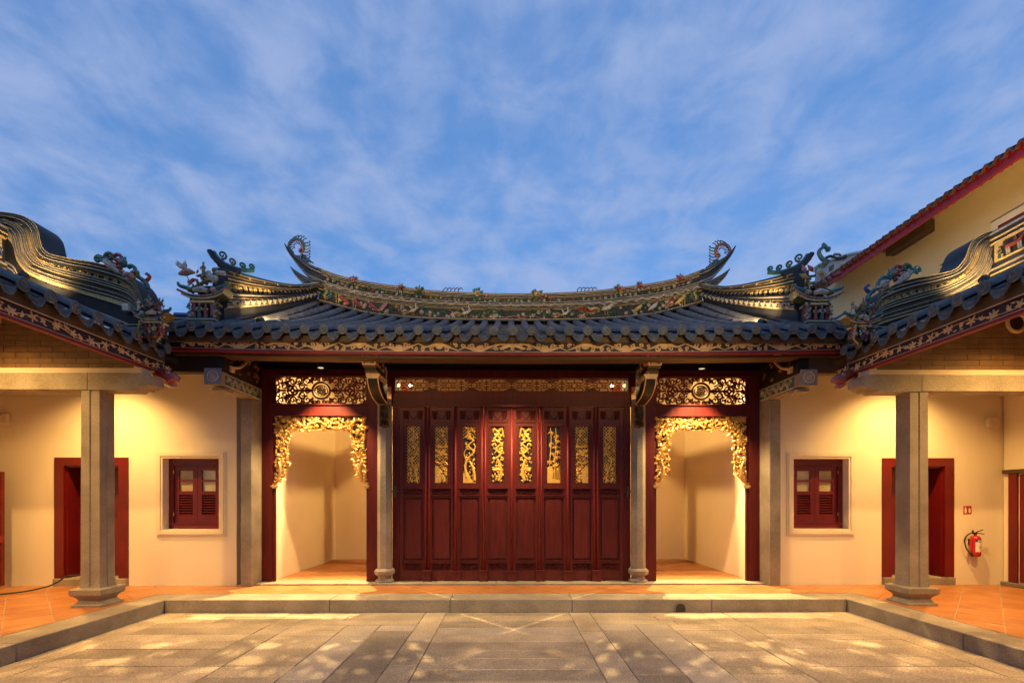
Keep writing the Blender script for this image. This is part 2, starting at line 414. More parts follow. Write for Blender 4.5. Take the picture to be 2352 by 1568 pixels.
# drain outlet in the far kerb
d = MB(); pl = [(-.07, 0), (.07, 0)] + [(.07*cos(a*pi/8), .055+.07*sin(a*pi/8)) for a in range(9)]
d.prism(Fr((2.55, KY, 0)), pl, -.01, .004, 0)  # black face painted for the shade inside the drain hole
d.tube([Fr((2.55, KY-.004, 0)).p(*q) for q in [(-.078, 0)]+[(-.078*cos(a*pi/8), .055+.078*sin(a*pi/8)) for a in range(9)]+[(.078, 0)]], .011, 6, 1)
d.build('drain_outlet', ['black_print_and_hole', 'granite_dark'], kerb)

def tiles(rects, root, ts=.435, top=KZ):
    h = ts/sqrt(2)
    for (x0, x1, y0, y1) in rects:
        i0, i1 = int(floor((x0-1)/h))-1, int(ceil((x1+1)/h))+1; j0, j1 = int(floor(y0/h))-2, int(ceil(y1/h))+2
        for i in range(i0, i1):
            for j in range(j0, j1):
                if (i+j) % 2: continue
                cx, cy = i*h, j*h+.1; e = h-.006
                p = clip([(cx-e, cy), (cx, cy-e), (cx+e, cy), (cx, cy+e)], x0, x1, y0, y1)
                if len(p) < 3: continue
                ar = abs(sum(p[k][0]*p[(k+1) % len(p)][1]-p[(k+1) % len(p)][0]*p[k][1] for k in range(len(p))))/2
                if ar < .003: continue
                MB().prism(Fr((0, 0, 0), (1, 0, 0), (0, 1, 0)), p, top-.02, top+R.uniform(-.0006, .0006)).build('floor_tile', 'terracotta', root)
HX, HY = .07, 8.60                       # hall centre line and facade plane
vf = struct(MB().box(-9.6, 9.6, KY+.42, 8.36, -.03, KZ-.005).box(-9.6, -KX-.38, -1.5, KY+.42, -.03, KZ-.005).box(KX+.38, 9.6, -1.5, KY+.42, -.03, KZ-.005)
            .build('verandah_floor', 'grout'))
tiles([(-8.9, 8.6, KY+.465, 8.33), (-8.9, -KX-.425, 3.6, KY+.46), (KX+.425, 8.6, 3.6, KY+.46)], vf)
hf = struct(MB().box(-4.8, 4.9, 8.36, 12.2, -.03, KZ+.01).build('hall_floor', 'grout'))
tiles([(HX-4.3, HX-2.3, 8.76, 11.9), (HX+2.3, HX+4.3, 8.76, 11.9)], hf, top=KZ+.016)
th = struct(MB().box(-4.4, 4.5, 8.345, 8.74, KZ-.03, KZ+.012).build('threshold', 'granite_dark'))
for a, b in ((-4.4, -2.4), (-2.4, -.2), (-.2, 2.2), (2.2, 4.5)): MB().bbox(a+.003, b-.003, 8.335, 8.75, KZ-.02, KZ+.028, .006).build('threshold_stone', 'granite', th)

# ---------------------------------------------------------------- main hall
hall = thing('main_hall', 'temple hall with eight carved maroon door leaves under curved black and gold ridge', 'hall', (HX, HY, KZ))
def X(x): return HX+x
FZ = KZ+.028
fac = Fr((HX, HY, 0))                    # facade frame: a = x from the hall axis, b = z, c towards the court
# plaster side walls (with door and window openings), one each side
WY = 8.35
def wall_part(sg):
    f = Fr((0, WY, 0)); mb = MB()
    q = lambda a0, a1, b0, b1: mb.fbox(f, min(sg*a0, sg*a1), max(sg*a0, sg*a1), b0, b1, -.30, 0)
    q(4.66, 4.95, 0, 4.2); q(4.95, 5.91, 0, 1.15); q(4.95, 5.91, 2.37, 4.2); q(5.91, 6.5, 0, 4.2); q(6.5, 7.75, 2.38, 4.2); q(7.75, 9.3, 0, 4.2)
    return mb.build('wall', 'plaster', hall)
for sg in (-1, 1):
    w = wall_part(sg)
    # window
    xa, xb = (sg*4.95, sg*5.91) if sg > 0 else (sg*5.91, sg*4.95); za, zb = 1.15, 2.37
    t = MB(); f = Fr((0, WY, 0))
    for k, (gap, wd, c) in enumerate(((.0, .035, .022), (.035, .05, .034), (.085, .03, .018))):
        o = gap
        for (a0, a1, b0, b1) in ((xa-o-wd, xb+o+wd, zb+o, zb+o+wd), (xa-o-wd, xb+o+wd, za-o-wd, za-o), (xa-o-wd, xa-o, za-o, zb+o), (xb+o, xb+o+wd, za-o, zb+o)):
            t.fbox(f, a0, a1, b0, b1, 0, c)
    t.build('window_surround', 'plaster_trim', w)
    win = MB(); c0, c1 = -.24, -.13; e = .085
    for (a0, a1, b0, b1) in ((xa, xb, zb-.10, zb), (xa, xb, za, za+.09), (xa, xa+e, za+.09, zb-.10), (xb-e, xb, za+.09, zb-.10)): win.fbox(f, a0+.002, a1-.002, b0+.002, b1-.002, c0, c1)
    for (a0, a1, b0, b1) in ((xa+e, xb-e, zb-.118, zb-.10), (xa+e, xb-e, za+.09, za+.105)): win.fbox(f, a0, a1, b0, b1, c0, c1+.018)
    wn = win.build('window', 'red_paint', hall)
    xm = (xa+xb)/2
    for (l, r) in ((xa+e+.004, xm-.003), (xm+.003, xb-e-.004)):
        sh = MB(); b0, b1 = za+.107, zb-.12; s = .075; cc0, cc1 = c0+.03, c0+.085
        mid = b0+(b1-b0)*.535
        for (a0, a1, q0, q1) in ((l, l+s, b0, b1), (r-s, r, b0, b1), (l+s, r-s, b1-.08, b1), (l+s, r-s, mid-.045, mid+.02), (l+s, r-s, b0, b0+.13), (l+s, r-s, (mid+.02+b1-.08)/2-.016, (mid+.02+b1-.08)/2+.016)):
            sh.fbox(f, a0, a1, q0, q1, cc0, cc1)
        so = sh.build('shutter', 'red_paint', wn)
        MB().fbox(f, l+s, r-s, mid+.02, b1-.08, cc0+.02, cc0+.024).build('pane', 'pane_reflection', wn)
        n = 8; h0, h1 = b0+.13, mid-.045
        MB().fbox(f, l+s, r-s, h0, h1, cc0-.002, cc0+.004).build('shutter_back', 'louvre', wn)
        sl = MB(); k = (h1-h0)/n
        sl.prism(Fr((l+s, WY, h0), (0, -1, 0), (0, 0, 1)), [(cc0+.008, k*.55), (cc1-.004, .002), (cc1-.004, k*.28), (cc0+.008, k*.8)], 0, -(r-s-l-s))
        me = sl.mesh('slat', 'red_paint')
        for i in range(n): inst('slat', me, wn, (0, 0, k*i))
        for zz in (b0+.12, b1-.14):
            xh = l-.002 if l < xm-.1 else r+.002
            MB().lathe((xh, WY-c1+.0, zz), [(.008, 0), (.008, .06)], 6).build('hinge', 'brass', wn)
    # door
    xa, xb = (sg*6.5, sg*7.75) if sg > 0 else (sg*7.75, sg*6.5); zb = 2.38; z0 = .315
    dr = MB(); e = .16
    for (a0, a1, b0, b1, c) in ((xa, xa+e, z0, zb, .022), (xb-e, xb, z0, zb, .022), (xa+e, xb-e, zb-.14, zb, .022)): dr.fbox(f, a0, a1, b0, b1, -.30, c)
    for (a0, a1, b0, b1) in ((xa+e, xa+e+.03, z0, zb-.14), (xb-e-.03, xb-e, z0, zb-.14), (xa+e+.03, xb-e-.03, zb-.17, zb-.14)): dr.fbox(f, a0, a1, b0, b1, -.30, -.03)
    do = dr.build('door', 'red_paint', hall)
    xm = (xa+xb)/2
    for (l, r) in ((xa+e+.032, xm-.004), (xm+.004, xb-e-.032)):
        lf = MB(); lf.fbox(f, l, r, z0+.01, zb-.172, -.29, -.25)
        for (b0, b1) in ((z0+.12, z0+.95), (z0+1.08, zb-.3)): lf.fbox(f, l+.07, r-.07, b0, b1, -.25, -.238)
        lf.build('door_leaf', 'red_paint', do)
    MB().bbox(xa+.002, xb-.002, WY-.06, WY+.30, KZ-.02, z0-.002, .008).build('door_step', 'granite', hall)
# return walls at the far ends of the verandah
MB().box(8.62, 8.92, 3.2, 8.33, 0, 4.2).build('wall', 'plaster', hall)
MB().box(-9.2, -8.92, 3.2, 8.33, 0, 4.2).build('wall', 'plaster', hall)
ld = MB(); g = Fr((8.62, 8.22, 0), (0, -1, 0), (0, 0, 1))
ld.fbox(g, 0, .14, .25, 2.10, -.05, .035); ld.fbox(g, .16, 1.1, .27, 2.08, -.05, .01); ld.fbox(g, .28, .95, .45, 1.1, .01, .022); ld.fbox(g, .28, .95, 1.25, 1.95, .01, .022)
ld.build('door', 'red_paint', hall)
MB().bbox(8.56, 8.63, 7.0, 8.31, 2.10, 2.17, .008).build('door_lintel', 'brownwood', hall)
MB().bbox(8.52, 8.64, 7.0, 8.3, KZ, .25, .008).build('door_step', 'granite_dark', hall)

# stone posts and stone arms carrying the eave
for sg in (-1, 1):
    a0, a1 = sorted((X(sg*4.405), X(sg*4.60)))
    MB().bbox(a0, a1, WY-.12, HY+.05, KZ-.01, 3.37, .012).build('stone_post', 'granite', hall)
    arm = MB(); f = Fr((X(sg*4.405), 0, 0), (0, 1, 0), (0, 0, 1)) if sg < 0 else Fr((X(4.595), 0, 0), (0, 1, 0), (0, 0, 1))
    prof = [(7.32, 3.42), (7.32, 3.60), (8.60, 3.60), (8.60, 3.372), (7.62, 3.372), (7.56, 3.40), (7.42, 3.40)]
    arm.prism(f, [(p, z) for p, z in prof][::-1], -.19, 0)
    arm.box(a0+.01, a1-.01, 7.44, 7.7, 3.33, 3.374)
    ao = arm.build('stone_arm', 'granite', hall)
    # carved green panel on the side facing the doorway axis
    fx = X(sg*4.405); g = Fr((fx, 7.46, 3.40), (0, 1, 0), (0, 0, 1)) if sg < 0 else Fr((fx, 8.54, 3.40), (0, -1, 0), (0, 0, 1))
    rl = MB(); rl.fbox(g, .0, 1.02, .02, .17, .0, .008, 0)
    rr = random.Random(3)
    for i in range(26):
        x = .05+.92*i/26; y = .095+.045*sin(i*1.3); rl.ribbon(g, spiral(x, y, .038, rr.uniform(0, 6), 1.1, 10, 1 if i % 2 else -1), lambda t: .008*(1-.6*t), .010, .008, 1)
        rl.leaf(g, x, y, rr.uniform(0, 6), .05, .012, .01, .008, 1)
    for (p, q) in (((.0, .012), (1.02, .012)), ((0, .178), (1.02, .178))): rl.ribbon(g, [p, q], .010, .012, 0, 1)
    rl.build('carved_panel', ['green_relief', 'cream_line'], ao)
    # square end plaque with a round medallion
    pq = MB(); pf = Fr((X(sg*4.50), 7.318, 3.51), (1, 0, 0), (0, 0, 1))
    pq.fbox(pf, -.125, .125, -.12, .12, 0, .025, 0)
    for (a, b, c, d_) in ((-.115, .115, .10, .115), (-.115, .115, -.115, -.10), (-.115, -.10, -.10, .10), (.10, .115, -.10, .10)): pq.fbox(pf, a, b, c, d_, .025, .032, 0)
    pq.tube([pf.p(.078*cos(t*pi/12), .078*sin(t*pi/12), .026) for t in range(24)], .010, 5, 1, closed=True)
    for k in range(-2, 3):
        pq.fbox(pf, -.045, .045, k*.02-.004, k*.02+.004, .025, .032, 1)
    pq.fbox(pf, -.004, .004, -.05, .05, .025, .034, 1); pq.fbox(pf, -.034, -.027, -.04, .04, .025, .033, 1); pq.fbox(pf, .027, .034, -.04, .04, .025, .033, 1)
    pq.build('end_plaque', ['bluegrey_stone' if sg < 0 else 'granite', 'cream_line' if sg < 0 else 'gilt_paint'], ao)
    # timber tie above the arm, with carving
    tb = MB(); xt0, xt1 = sorted((X(sg*4.40), X(sg*4.56))); tb.box(xt0, xt1, 7.40, 8.6, 3.604, 4.02)
    to = tb.build('tie_beam', 'darkwood', hall)
    cv = MB(); g2 = Fr((X(sg*4.40), 7.5 if sg < 0 else 8.5, 3.62), (0, 1, 0) if sg < 0 else (0, -1, 0), (0, 0, 1))
    for i in range(16):
        cv.ribbon(g2, spiral(rr.uniform(.08, .95), rr.uniform(.06, .32), rr.uniform(.03, .06), rr.uniform(0, 6), 1.0, 10, rr.choice((-1, 1))), lambda t: .010*(1-.5*t), .012, 0.002, 0)
    for (pp, r_) in (([(.12, .10), (.30, .16), (.45, .26), (.55, .36)] if sg < 0 else [(.90, .10), (.72, .16), (.57, .26), (.47, .36)], .028),):
        cv.tube([g2.p(a, b, .03) for a, b in cat(pp, 5)], lambda t: r_*(1-.3*t), 6, 1)
    cv.fbox(g2, .06 if sg < 0 else .86, .16 if sg < 0 else .96, .03, .12, 0, .03, 1)
    cv.build('tie_carving', ['gilt_dark', 'gilt_paint'], to)['kind'] = 'stuff'
    # cross beam between the hall and the side wing
    b0, b1 = sorted((X(sg*4.56), sg*6.4))
    MB().bbox(b0, b1, 7.40, 7.56, 3.60, 3.98, .006).build('cross_beam', 'darkwood' if sg < 0 else 'brownwood', hall)  # right-hand beam browner: lamplight on it painted in as wood colour

# stone columns beside the doors (octagonal, with moulded foot)
for sg in (-1, 1):
    c = MB(); o = (X(sg*2.235), HY-.07, 0); ph = pi/8
    c.lathe(o, [(.128, .45), (.124, 3.42)], 8, 0, phase=ph)
    c.lathe(o, [(.165, FZ), (.165, FZ+.03), (.115, FZ+.07), (.115, FZ+.10), (.175, FZ+.145), (.18, FZ+.20), (.15, FZ+.235), (.128, FZ+.24)], 8, 0, phase=ph)
    c.build('stone_column', 'granite', hall)

# timber frames of the side bays
for sg in (-1, 1):
    tf = MB()
    q = lambda a0, a1, b0, b1, c0=-.07, c1=.05: tf.fbox(fac, *sorted((sg*a0, sg*a1)), b0, b1, c0, c1)
    q(4.22, 4.40, FZ, 3.95); q(2.36, 2.53, FZ, 3.95)
    q(2.53, 4.22, 3.155, 3.325); q(2.53, 4.22, 3.852, 3.95)
    for z0, z1 in ((3.325, 3.345), (3.135, 3.155), (3.835, 3.852)): q(2.53, 4.22, z0, z1, -.05, .07)
    q(4.18, 4.22, FZ, 3.852, -.03, .025); q(2.53, 2.57, FZ, 3.852, -.03, .025)
    tf.build('bay_frame', 'maroon', hall)
    # scrollwork transom
    lt = MB(); g = fac.sub(sg*3.375, 3.59, 0); W2, H2 = .805, .242; w = .0125
    def mir(pts, ww=w):
        for sx in (-1, 1):
            for sy in (-1, 1): lt.bar(g, [(sx*a, sy*b) for a, b in pts], ww, -.014, .014)
    def arc(cx, cy, rx, ry, a0, a1, n=16): return [(cx+rx*cos(a0+(a1-a0)*i/n), cy+ry*sin(a0+(a1-a0)*i/n)) for i in range(n+1)]
    for (rx, ry) in ((.155, .145),): lt.bar(g, arc(0, 0, rx, ry, 0, 2*pi, 32), .016, -.014, .014)
    lt.bar(g, arc(0, 0, .115, .095, 0, 2*pi, 28), .006, -.014, .014)
    for k in range(-3, 4):
        for s_ in (-1, 1):
            d_ = k*.028; L_ = .085-abs(d_)*.6
            lt.bar(g, [(-L_/1.41+d_*.7, s_*(-L_/1.41-d_*.7)), (L_/1.41+d_*.7, s_*(L_/1.41-d_*.7))], .006, -.012, .012)
    for sx in (-1, 1):
        lt.bar(g, arc(sx*.505, 0, .088, .085, 0, 2*pi, 22), .013, -.014, .014)
        for k in range(4):
            a = k*pi/2; lt.bar(g, [(sx*.505+.085*cos(a), .085*sin(a)), (sx*.505+.03*cos(a), .03*sin(a))], [.010, .03], -.013, .013)
        lt.bar(g, arc(sx*.505, 0, .03, .03, 0, 2*pi, 10), .012, -.013, .013)
        lt.bar(g, [(sx*.62, 0), (sx*.805, 0)], [.016, .012], -.014, .014); lt.bar(g, [(sx*.155, 0), (sx*.42, 0)], [.02, .016], -.014, .014)
    for (cx, cy, r_, a0, tn, s_) in ((.245,.165,.075,-1.6,1.3,1), (.33,.075,.062,1.6,1.25,-1), (.245,.03,.04,3.1,1.1,1), (.40,.18,.062,-2.2,1.2,-1), (.50,.165,.065,2.6,1.3,1), (.60,.185,.05,-.5,1.3,-1),
                                     (.655,.075,.06,.6,1.3,1), (.71,.175,.062,2.0,1.3,-1), (.755,.07,.048,-2.2,1.2,1), (.785,.205,.035,1,1.2,1), (.12,.205,.042,0,1.2,1), (.045,.20,.04,2.4,1.2,-1), (.165,.185,.035,4,1.2,1), (.33,.215,.035,.5,1.1,1), (.58,.105,.035,3,1.2,1)):
        mir(spiral(cx, cy, r_, a0, tn, 18, s_, .22), lambda t: .0135*(1-.35*t))
    for (a, b, s_) in ((.16, .145, .03), (.40, .115, .028), (.62, .14, .026), (.745, .12, .024), (.31, .14, .022), (.555, .215, .02)):
        for sx in (-1, 1):
            for sy in (-1, 1):
                for k in range(3): lt.bar(g, [(sx*a, sy*b), (sx*(a+s_*cos(k*2.1)), sy*(b+s_*sin(k*2.1)))], [.012, .004], -.013, .013)
    for (a0, a1, b0, b1) in ((-W2, W2, H2-.008, H2+.004), (-W2, W2, -H2-.004, -H2+.008), (-W2, -W2+.012, -H2, H2), (W2-.012, W2, -H2, H2)): lt.fbox(g, a0, a1, b0, b1, -.016, .016)
    lt.build('transom_lattice', 'maroon', hall)
    # gilded carved arch
    ga = MB(); g = fac.sub(sg*3.375, 0, .0); rr = random.Random(11+sg)
    W2 = .805; zt = 3.133
    inner = cat([(-.80, 1.93), (-.74, 1.985), (-.655, 2.09), (-.60, 2.22), (-.585, 2.40), (-.60, 2.55), (-.58, 2.70), (-.52, 2.85), (-.40, 2.92), (-.28, 2.925), (-.16, 2.895), (0, 2.90), (.16, 2.895), (.28, 2.925), (.40, 2.92), (.52, 2.85), (.58, 2.70), (.60, 2.55), (.585, 2.40), (.60, 2.22), (.655, 2.09), (.74, 1.985), (.80, 1.93)], 6)
    def inside(a, b):
        """distance-like test: is (a, b) between the outer rectangle and the inner arch outline"""
        if abs(a) > W2-.01 or b > zt-.01 or b < 1.94: return False
        x = abs(a); lim = None
        if b > 2.925: return True
        xi = None
        for (p, q), (p2, q2) in zip(inner[:len(inner)//2], inner[1:]):
            if (q-b)*(q2-b) <= 0 and q != q2:
                t = (b-q)/(q2-q); xx = abs(p+(p2-p)*t); xi = xx if xi is None else min(xi, xx)
        return xi is not None and x > xi-.01
    # backing: thin plate made of strips, open in places low on the legs
    k = len(inner)
    for i in range(k-1):
        (a, b), (a2, b2) = inner[i], inner[i+1]
        if abs(a) < .6 and b > 2.6:
            ga.add([g.p(a, b, .0), g.p(a2, b2, .0), g.p(a2, zt, .0), g.p(a, zt, .0)], [(0, 1, 2, 3)], 1)
        else:
            e_ = -W2 if a < 0 else W2
            if (i % 7) not in (2, 5): ga.add([g.p(a, b, .0), g.p(a2, b2, .0), g.p(e_, b2, .0), g.p(e_, b, .0)], [(0, 1, 2, 3)], 1)
    for s_ in (-1, 1): ga.add([g.p(s_*.60, 2.55, 0), g.p(s_*.60, zt, 0), g.p(s_*W2, zt, 0), g.p(s_*W2, 2.55, 0)], [(0, 1, 2, 3)], 1)
    ga.tube([g.p(a, b, .01) for a, b in inner], .011, 5, 0)
    cnt = 0
    while cnt < 520:
        a = rr.uniform(-W2, W2); b = rr.uniform(1.94, zt)
        if not inside(a, b): continue
        cnt += 1; an = rr.uniform(0, 2*pi); kind = rr.random()
        if kind < .45:
            for j in range(3): ga.leaf(g, a, b, an+(j-1)*.6, rr.uniform(.05, .095), rr.uniform(.011, .02), rr.uniform(.015, .03), rr.uniform(.0, .035))
        elif kind < .8:
            ln = rr.uniform(.06, .14); pts = [(a, b)]; aa = an; ok = True
            for j in range(5):
                aa += rr.uniform(-.9, .9); pts.append((pts[-1][0]+ln/5*cos(aa), pts[-1][1]+ln/5*sin(aa)))
            pts = [p for p in pts if inside(*p)]
            if len(pts) > 2: ga.tube([g.p(p, q, .03+.02*sin(j)) for j, (p, q) in enumerate(cat(pts, 2))], rr.uniform(.007, .014), 5, 0)
        elif kind < .93: ga.blob(g.p(a, b, rr.uniform(.02, .05)), (rr.uniform(.012, .026), rr.uniform(.012, .02), rr.uniform(.012, .026)), 6, 4, 0)
        else:
            for j in range(7): ga.leaf(g, a, b, j*2*pi/7, .04, .013, .014, .04)
    # birds on the legs and small bases
    for s_ in (-1, 1):
        ga.tube([g.p(s_*x, z, .05) for x, z in cat([(.74, 2.02), (.70, 2.12), (.70, 2.24), (.735, 2.33)], 4)], [.012+.02*sin(pi*i/12) for i in range(13)], 6, 0)
        for j in range(5): ga.leaf(g, s_*.72, 2.05, -pi/2+s_*(.1+j*.28), .12, .014, .02, .03)
        ga.fbox(g, *sorted((s_*.775, s_*.855)), 1.86, 1.93, -.01, .05, 0); ga.fbox(g, *sorted((s_*.765, s_*.865)), 1.885, 1.905, -.02, .06, 0)
        for j in range(4): ga.leaf(g, s_*.815+(j-1.5)*.02, 1.93, pi/2+(j-1.5)*.2, .05, .012, .015, .02)
    ga.build('gilt_arch', ['gilt', 'gilt_dark'], hall)

# middle bay: lintel, transom lattice, door leaves
ln = MB()
ln.fbox(fac, -2.125, 2.125, 3.315, 3.56, -.09, .04); ln.fbox(fac, -2.125, 2.125, 3.81, 3.95, -.09, .04); ln.fbox(fac, -2.125, -2.06, 3.56, 3.81, -.09, .04); ln.fbox(fac, 2.06, 2.125, 3.56, 3.81, -.09, .04)
ln.fbox(fac, -2.125, 2.125, 3.56, 3.578, -.06, .055); ln.fbox(fac, -2.1, 2.1, 3.30, 3.335, .04, .075)
ln.build('lintel', 'maroon', hall)
lt = MB(); w = .0065; U = .47; n = 9; x0 = -U*n/2+.035; H = .105
g = fac.sub(0, 3.693, -.03)
for i in range(n+1):
    cx = -2.02+i*4.04/n
    for s_ in (-1, 1): lt.bar(g, [(cx, s_*H), (cx, s_*.05)], w, -.01, .01); lt.bar(g, [(cx+s_*.16, 0), (cx+s_*.05, 0)], w, -.01, .01) if abs(cx+s_*.16) < 2.03 else 0
    oc = [(cx+.052*cos(pi/8+k*pi/4), .052*sin(pi/8+k*pi/4)) for k in range(9)]
    oc = [(max(-2.05, min(2.05, a)), b) for a, b in oc]; lt.bar(g, oc, w, -.01, .01)
    for s_ in (-1, 1):
        for t_ in (-1, 1):
            if abs(cx+s_*.12) < 2.0:
                lt.bar(g, [(cx+s_*(.10+.055*cos(a)), t_*(.075+.035*sin(a))) for a in [k*pi/6-pi/2 for k in range(8)]], w, -.01, .01)
                lt.bar(g, [(cx+s_*.045, t_*.045), (cx+s_*.10, t_*.045), (cx+s_*.10, t_*.02)], w, -.01, .01)
    if i < n:
        mx = cx+4.04/n/2
        lt.bar(g, [(mx, -H), (mx, H)], w, -.01, .01)
        for s_ in (-1, 1): lt.bar(g, [(mx-.06, s_*.03), (mx+.06, s_*.03)], w, -.01, .01); lt.bar(g, [(mx-.035, s_*.06), (mx+.035, s_*.06)], w, -.01, .01)
for cx in (-1.43, -.715, 0, .715, 1.43):
    for s_ in (-1, 1):
        lt.prism(g, [(cx-.12, s_*H*1.02), (cx-.13, s_*.085), (cx-.085, s_*.078), (cx-.05, s_*.06), (cx, s_*.052), (cx+.05, s_*.06), (cx+.085, s_*.078), (cx+.13, s_*.085), (cx+.12, s_*H*1.02)][::s_], -.012, .014)
lt.build('transom_lattice', 'maroon', hall)

DT, DB = 3.30, FZ                        # top and bottom of the leaves
LW = 4.0/8
fr = MB(); fr.fbox(fac, -2.112, -2.0, DB, DT, -.08, .01); fr.fbox(fac, 2.0, 2.112, DB, DT, -.08, .01)
fr.build('door_frame', 'maroon', hall)
def carve_rail(mb, F, a0, a1, b0, b1, c, seed, m=0):
    r_ = random.Random(seed); n = max(4, int((a1-a0)/.035)); cx = (a0+a1)/2; cy = (b0+b1)/2; hh = (b1-b0)/2
    for i in range(n//2+1):
        for s_ in (-1, 1):
            x = cx+s_*(i+.3)*(a1-a0)/n; y = cy+hh*.45*(1 if i % 2 else -1)
            if not (a0 < x < a1): continue
            mb.ribbon(F, spiral(x, y, hh*.5, r_.uniform(0, 6), 1.1, 9, s_), lambda t: .0065, .013, c, m)
            mb.ribbon(F, spiral(x, -y+2*cy, hh*.35, r_.uniform(0, 6), 1.0, 8, -s_), lambda t: .006, .012, c, m)
for i in range(8):
    a0 = -2.0+i*LW; a1 = a0+LW; pair = i % 2; mir_ = -1 if i >= 4 else 1; key = i if i < 4 else 7-i
    off = .0 if i in (3, 4) else -.004
    cx = (a0+a1)/2
    lf = MB(); f = fac.sub(cx, 0, off); h = LW/2-.004
    q = lambda x0, x1, z0, z1, c0, c1, m=0: lf.fbox(f, x0, x1, z0, z1, c0, c1, m)
    st = .072
    q(-h, -h+st, DB+.01, DT, -.06, 0); q(h-st, h, DB+.01, DT, -.06, 0)
    zs = [(DT-.06, DT), (DT-.235, DT-.205), (3.02, 3.045), (1.885, 1.945), (1.785, 1.80), (1.70, 1.715), (.555, .585), (.40, .42), (DB+.01, .385)]
    q(-h+st, h-st, DT-.06, DT, -.06, 0); q(-h+st, h-st, 3.035, 3.075, -.06, .004); q(-h+st, h-st, 1.865, 1.93, -.06, .0)
    q(-h+st, h-st, 1.70, 1.735, -.06, .004); q(-h+st, h-st, .545, .575, -.06, .004); q(-h+st, h-st, DB+.01, .40, -.06, 0)
    q(-h+st, h-st, .40, 3.035, -.058, -.045) if False else None
    q(-h+st, h-st, 3.075, DT-.06, -.058, -.025)                                   # head panel
    q(-h+st, h-st, 1.735, 1.865, -.058, -.022)                                    # waist panel
    q(-h+st, h-st, .575, 1.70, -.058, -.030); q(-h+st+.035, h-st-.035, .62, 1.66, -.030, -.012)
    q(-h+st, h-st, .40, .545, -.058, -.022)
    for (z0, z1) in ((1.855, 1.868), (1.728, 1.742), (.572, .585), (.535, .548), (3.07, 3.083)): q(-h+st-.012, h-st+.012, z0, z1, 0, .014)
    # frame round the pierced panel
    px0, pz0, pz1 = .118, 1.955, 2.965
    for (x0, x1, z0, z1) in ((-h+st, -px0, 1.93, 3.035), (px0, h-st, 1.93, 3.035), (-px0, px0, pz1, 3.035), (-px0, px0, 1.93, pz0)): q(x0, x1, z0, z1, -.058, -.012)
    for s_ in (-1, 1):
        for j in range(30): lf.leaf(f, s_*(px0+.03), 1.97+j*.034, pi/2+(-1)**j*.7, .034, .009, .012, -.012, 0)
    carve_rail(lf, f, -h+st+.02, h-st-.02, 1.745, 1.855, -.022, key*3+1)
    carve_rail(lf, f, -h+st+.02, h-st-.02, .41, .535, -.022, key*3+2)
    for s_ in (-1, 1):                                                             # curtain carving in the head panel
        for j in range(4): lf.ribbon(f, [(s_*(h-st-.012-j*.02), 3.235), (s_*(h-st-.02-j*.022), 3.16), (s_*(h-st-.035-j*.016), 3.09)], [.008, .011, .006], .014, -.025)
        lf.ribbon(f, [(s_*.08, 3.232), (s_*.06, 3.15), (s_*.02, 3.10), (0, 3.095)], .006, .012, -.025)
    lo = lf.build('door_leaf', 'maroon_lit', hall)
    # pierced gilded panel
    gp = MB(); rr = random.Random(100+key); gf = f.sub(0, (pz0+pz1)/2, -.035, 0, mir_); PW, PH = px0-.003, (pz1-pz0)/2-.003
    if key in (0, 1, 2):
        n = 0; stp = .058
        k = -40
        for k in range(-40, 41):
            for s_ in (-1, 1):
                pts = []
                c_ = k*stp
                # line b = s*a*1 + c clipped to the panel
                for t_ in (-1, 1):
                    a = t_*PW; b = s_*a+c_
                    if b > PH: a = (PH-c_)*s_; b = PH
                    if b < -PH: a = (-PH-c_)*s_; b = -PH
                    pts.append((a, b))
                if abs(pts[0][0]-pts[1][0]) > .01 and all(abs(p[0]) <= PW+1e-6 for p in pts):
                    if key == 2 and abs(c_) < .36: continue
                    gp.bar(gf, pts, .0042, -.006, .004, 0)
    def vine(pts, r0, r1, c=.012): 
        pp = cat(pts, 5); gp.tube([gf.p(a, b, c) for a, b in pp], lambda t: r0+(r1-r0)*t, 5, 0)
    if key == 0:
        vine([(.07, -PH), (.03, -.3), (-.03, -.12), (.05, .02), (.07, .14), (-.02, .25), (.02, .42)], .013, .006); vine([(.03, -.3), (.09, -.2), (.06, -.1)], .008, .004); vine([(0, .0), (-.08, .1), (-.05, .2)], .008, .004)
        nleaf, nblob = 75, 22
    elif key == 1:
        vine([(-.11, -.12), (-.02, -.16), (.06, -.13), (.11, -.18)], .016, .01); vine([(-.11, .16), (0, .13), (.11, .15)], .012, .008)
        for j in range(26): gp.blob(gf.p(rr.uniform(-.10, .10), rr.choice((-.3, -.42, .05, .12, .3, .0))+rr.uniform(-.06, .06), .006), (.03, .012, .02), 6, 4, 0)
        gp.prism(gf, [(-PW, -PH), (-PW, -.20), (-.03, -.24), (0, -.38), (-.02, -PH)], -.004, .014, 0)
        nleaf, nblob = 48, 16
    elif key == 2:
        vine([(-.05, -.40), (-.08, -.2), (-.02, -.05), (.07, .05), (-.02, .16), (.06, .26), (-.04, .34), (.04, .46)], .024, .010); vine([(-.06, -.1), (-.10, .02), (-.06, .1)], .012, .006); vine([(.05, .05), (.10, .14), (.06, .2)], .012, .006)
        vine([(.0, -.12), (.05, -.22), (.08, -.34), (.085, -.46)], .018, .03); gp.prism(gf, [(-PW, -PH), (-PW, -.33), (-.06, -.28), (-.01, -.34), (.02, -.44), (PW, -PH)], -.004, .02, 0)
        nleaf, nblob = 55, 26
    else:
        vine([(-.07, .46), (.02, .38), (-.06, .28), (.06, .2), (-.03, .1), (.05, .0), (-.06, -.08)], .02, .016); vine([(.0, -.08), (.04, -.2), (.06, -.34), (.02, -.46)], .024, .03); vine([(.08, .46), (.09, .36), (.02, .30)], .016, .01); vine([(-.08, -.28), (0, -.26), (.06, -.28)], .024, .016)
        nleaf, nblob = 90, 46
